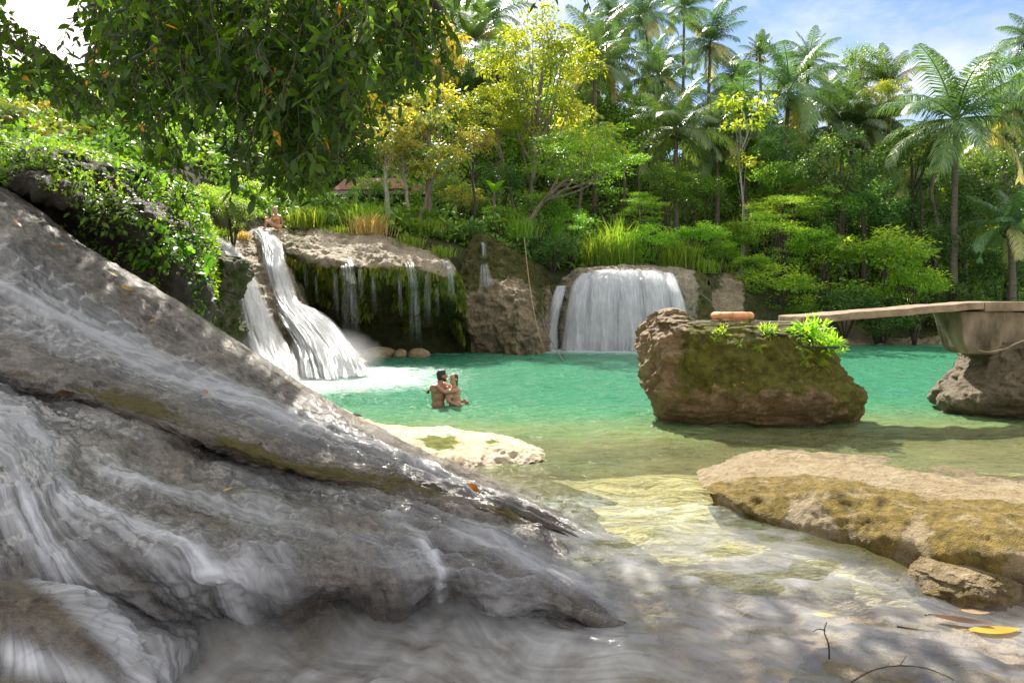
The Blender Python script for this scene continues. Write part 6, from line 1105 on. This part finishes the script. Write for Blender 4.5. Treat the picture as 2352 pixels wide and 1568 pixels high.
# the couple: local metres, x to the right, y away, z up from the water; 115 view units to the metre
CD = 13.65; C0 = PW(1025, CD, 0)
MAN = thing('person', 'dark haired bearded man standing waist deep, held by a woman, back to the viewer', 'person', tuple(C0)); fm = np.array([.86, .42, .10])
mh = np.array([-.085, .0, .60])
def man(bm):
    ell(bm, (-.165, .02, .02), (.135, .115, .17)); ell(bm, (-.155, .02, .20), (.155, .115, .17), (0, 0, .5)); ell(bm, (-.15, .02, .31), (.175, .115, .12), (0, 0, .5)); capsule(bm, (-.17, .02, -.15), (-.165, .02, -1.0), .15, .11); ell(bm, (-.165, .02, -.12), (.15, .125, .16))
    capsule(bm, (-.15, .0, .36), (-.115, .0, .50), .068, .058); capsule(bm, (-.25, -.09, .375), (-.14, .0, .42), .062, .065); capsule(bm, (.0, .10, .365), (-.13, .0, .42), .06, .065)
    head(bm, mh, fm, 1.02)
    capsule(bm, (-.26, -.10, .355), (-.22, -.12, .33), .066, .062); capsule(bm, (.02, -.03, .345), (.06, -.15, .115), .058, .045); capsule(bm, (.06, -.15, .115), (.225, -.10, .02), .045, .032); hand(bm, (.225, -.10, .02), (.9, .35, -.15), (.1, 1, 0), 1., .4, 1)
    capsule(bm, (-.02, .16, .34), (.12, .24, .14), .055, .043); capsule(bm, (.12, .24, .14), (.30, .22, .06), .043, .032); hand(bm, (.30, .22, .06), (.8, -.3, -.1), (0, -1, 0), 1., .4, -1)
fuse('body', man, SK1, .0075, 5, MAN)
def mhair(bm):
    f = unit(fm); s = unit(np.cross(f, [0, 0, 1.])); c = mh
    ell(bm, c + [0, 0, .045] - f * .018, (.098, .084, .088), (0, 0, math.atan2(f[1], f[0]))); ell(bm, c - f * .045 + np.array([0, 0, -.01]), (.062, .074, .08), (0, 0, math.atan2(f[1], f[0])))
    for k in range(26): a = rng.uniform(0, 6.28); q = c + f * math.cos(a) * .06 + s * math.sin(a) * .055 + np.array([0, 0, .10]) - f * .01; capsule(bm, q, q + np.array([rng.normal() * .012, rng.normal() * .012, .014]) + f * .012, .022, .012, 7)
fuse('hair', mhair, M['hairb'], .007, 2, MAN)
def mbeard(bm): f = unit(fm); s = unit(np.cross(f, [0, 0, 1.])); c = mh; capsule(bm, c + s * .055 + f * .012 - np.array([0, 0, .05]), c + f * .06 - np.array([0, 0, .10]), .026, .03); capsule(bm, c - s * .055 + f * .012 - np.array([0, 0, .05]), c + f * .06 - np.array([0, 0, .10]), .026, .03); ell(bm, c + f * .075 - np.array([0, 0, .092]), (.026, .032, .024), (0, 0, math.atan2(f[1], f[0])))
fuse('beard', mbeard, M['hairb'], .007, 2, MAN); face(MAN, mh, fm, 1.02, M['eye'])
WO = thing('person', 'wet haired woman in a cream bikini hugging the bearded man in the water', 'person', tuple(C0)); fw = np.array([-.62, -.78, -.02]); wh = np.array([.142, .02, .535])
def woman(bm):
    ell(bm, (.175, .03, .0), (.13, .105, .16)); ell(bm, (.17, .03, .17), (.112, .09, .15)); ell(bm, (.165, .03, .28), (.125, .095, .11)); capsule(bm, (.17, .03, -.12), (.16, .03, -1.0), .14, .10); ell(bm, (.18, .03, -.12), (.145, .12, .15))
    for q in ((.075, -.055, .215), (.10, .07, .22)): ell(bm, q, (.062, .06, .062))
    capsule(bm, (.16, .03, .34), (.15, .025, .46), .05, .046); capsule(bm, (.21, -.06, .335), (.16, .02, .37), .048, .05); capsule(bm, (.12, .11, .335), (.16, .03, .37), .046, .05); head(bm, wh, fw, .95)
    capsule(bm, (.21, -.075, .325), (-.01, -.19, .305), .046, .037); capsule(bm, (-.01, -.19, .305), (-.165, -.15, .425), .037, .026); hand(bm, (-.165, -.15, .425), (-.9, .2, .1), (0, .5, -1), .92, .6, 1)
    capsule(bm, (.11, .12, .345), (-.06, .15, .43), .044, .036); capsule(bm, (-.06, .15, .43), (-.24, -.04, .40), .036, .026); capsule(bm, (-.24, -.04, .40), (-.30, -.08, .36), .026, .023); hand(bm, (-.30, -.08, .36), (-.7, -.25, -.55), (.4, -.3, -.6), .92, .8, 1)
fuse('body', woman, SK2, .0075, 5, WO)
def whair(bm):
    f = unit(fw); c = wh; yw = math.atan2(f[1], f[0]); ell(bm, c + np.array([0, 0, .035]) - f * .022, (.088, .080, .086), (0, 0, yw)); ell(bm, c - f * .05 - np.array([0, 0, .02]), (.055, .066, .085), (0, 0, yw)); capsule(bm, c - f * .06 - np.array([0, 0, .05]), c - f * .065 - np.array([-.01, 0, .17]), .05, .03)
fuse('hair', whair, M['hairw'], .007, 3, WO); face(WO, wh, fw, .95, M['eye'])
def wtop(bm):
    for q in ((.072, -.062, .205), (.098, .072, .21)): ell(bm, q, (.064, .062, .058))
    for k in range(14): a, c = 2 * np.pi * k / 14, 2 * np.pi * (k + 1) / 14; capsule(bm, (.168 + .125 * math.cos(a), .03 + .102 * math.sin(a), .185), (.168 + .125 * math.cos(c), .03 + .102 * math.sin(c), .185), .009, .009, 7)
fuse('bikini_top', wtop, M['cream'], .007, 2, WO)
AC = thing('action_camera', 'small black waterproof camera held behind the man by the woman', 'camera', tuple(C0 + np.array([-.355, -.10, .29])))
b = Buf(); box(b, np.array([-.03, -.02, -.025]), np.array([.03, .015, .025])); obj('body', b.mesh('body', [M['pipe']], False), AC); b = Buf(); tube(b, [[-.008, -.02, .003], [-.008, -.034, .003]], .013, 12); obj('lens', b.mesh('lens', [M['pipe']]), AC); b = Buf(); tube(b, [[.01, 0, .02], [.045, .015, .065]], .011, 8); obj('grip', b.mesh('grip', [M['pipe']]), AC)
# seated woman on the rim of the main chute
SD = 28.; S0 = P(632, 526, SD); gz = aim(632, 528); 
SW = thing('person', 'blonde woman in a yellow bikini sitting on the rim of the main chute', 'person', tuple(S0)); fs_ = np.array([-.35, -.93, 0.]); sh = np.array([-.02, .0, .80])
def seated(bm):
    ell(bm, (.08, .04, .10), (.17, .14, .12)); ell(bm, (.075, .03, .27), (.125, .10, .16)); ell(bm, (.06, .02, .43), (.145, .10, .12)); capsule(bm, (.05, .01, .50), (.0, .0, .70), .055, .05)
    for q in ((.0, -.075, .40), (.12, -.075, .40)): ell(bm, q, (.062, .06, .062))
    capsule(bm, (-.09, .02, .52), (.05, .01, .555), .052, .052); capsule(bm, (.21, .03, .51), (.05, .01, .555), .052, .052); head(bm, sh, fs_, .95)
    capsule(bm, (.02, -.02, .10), (-.32, -.16, .43), .085, .058); capsule(bm, (-.32, -.16, .43), (-.335, -.20, .02), .055, .036); capsule(bm, (-.335, -.20, -.01), (-.37, -.38, -.03), .036, .028)
    capsule(bm, (.08, -.08, .10), (-.22, -.36, .27), .085, .056); capsule(bm, (-.22, -.36, .27), (-.27, -.42, -.02), .052, .036); capsule(bm, (-.27, -.42, -.02), (-.31, -.58, -.04), .036, .028)
    capsule(bm, (.225, .04, .50), (.275, .08, .25), .044, .036); capsule(bm, (.275, .08, .25), (.20, .06, .02), .036, .026); hand(bm, (.20, .06, .02), (-.2, -.6, -.1), (0, 0, -1), .92, .2, 1)
    capsule(bm, (-.11, .02, .50), (-.19, -.10, .30), .044, .036); capsule(bm, (-.19, -.10, .30), (-.28, -.20, .44), .036, .026); hand(bm, (-.28, -.20, .44), (-.6, -.4, .0), (0, 0, -1), .92, .4, -1)
fuse('body', seated, SK3, .010, 5, SW)
def shair(bm):
    f = unit(fs_); yw = math.atan2(f[1], f[0]); c = sh; ell(bm, c + np.array([0, 0, .038]) - f * .02, (.095, .088, .088), (0, 0, yw)); s = np.array([1., 0, 0])
    for k in (-1, 1): capsule(bm, c + s * .065 * k + np.array([0, .01, .03]), c + s * .10 * k + np.array([0, -.03, -.26]), .045, .03)
    capsule(bm, c - f * .06, c - f * .07 - np.array([0, 0, .30]), .08, .06)
fuse('hair', shair, M['blond'], .010, 3, SW); face(SW, sh, fs_, .95, M['eye'])
def stop(bm):
    for q in ((-.002, -.084, .395), (.122, -.084, .395)): ell(bm, q, (.064, .06, .058))
    for k in range(14): a, c = 2 * np.pi * k / 14, 2 * np.pi * (k + 1) / 14; capsule(bm, (.062 + .145 * math.cos(a), .02 + .105 * math.sin(a), .385), (.062 + .145 * math.cos(c), .02 + .105 * math.sin(c), .385), .012, .012, 7)
fuse('bikini_top', stop, M['gold'], .009, 2, SW)
def sbot(bm): ell(bm, (.08, .04, .10), (.178, .148, .075))
fuse('bikini_bottom', sbot, M['gold'], .01, 2, SW)
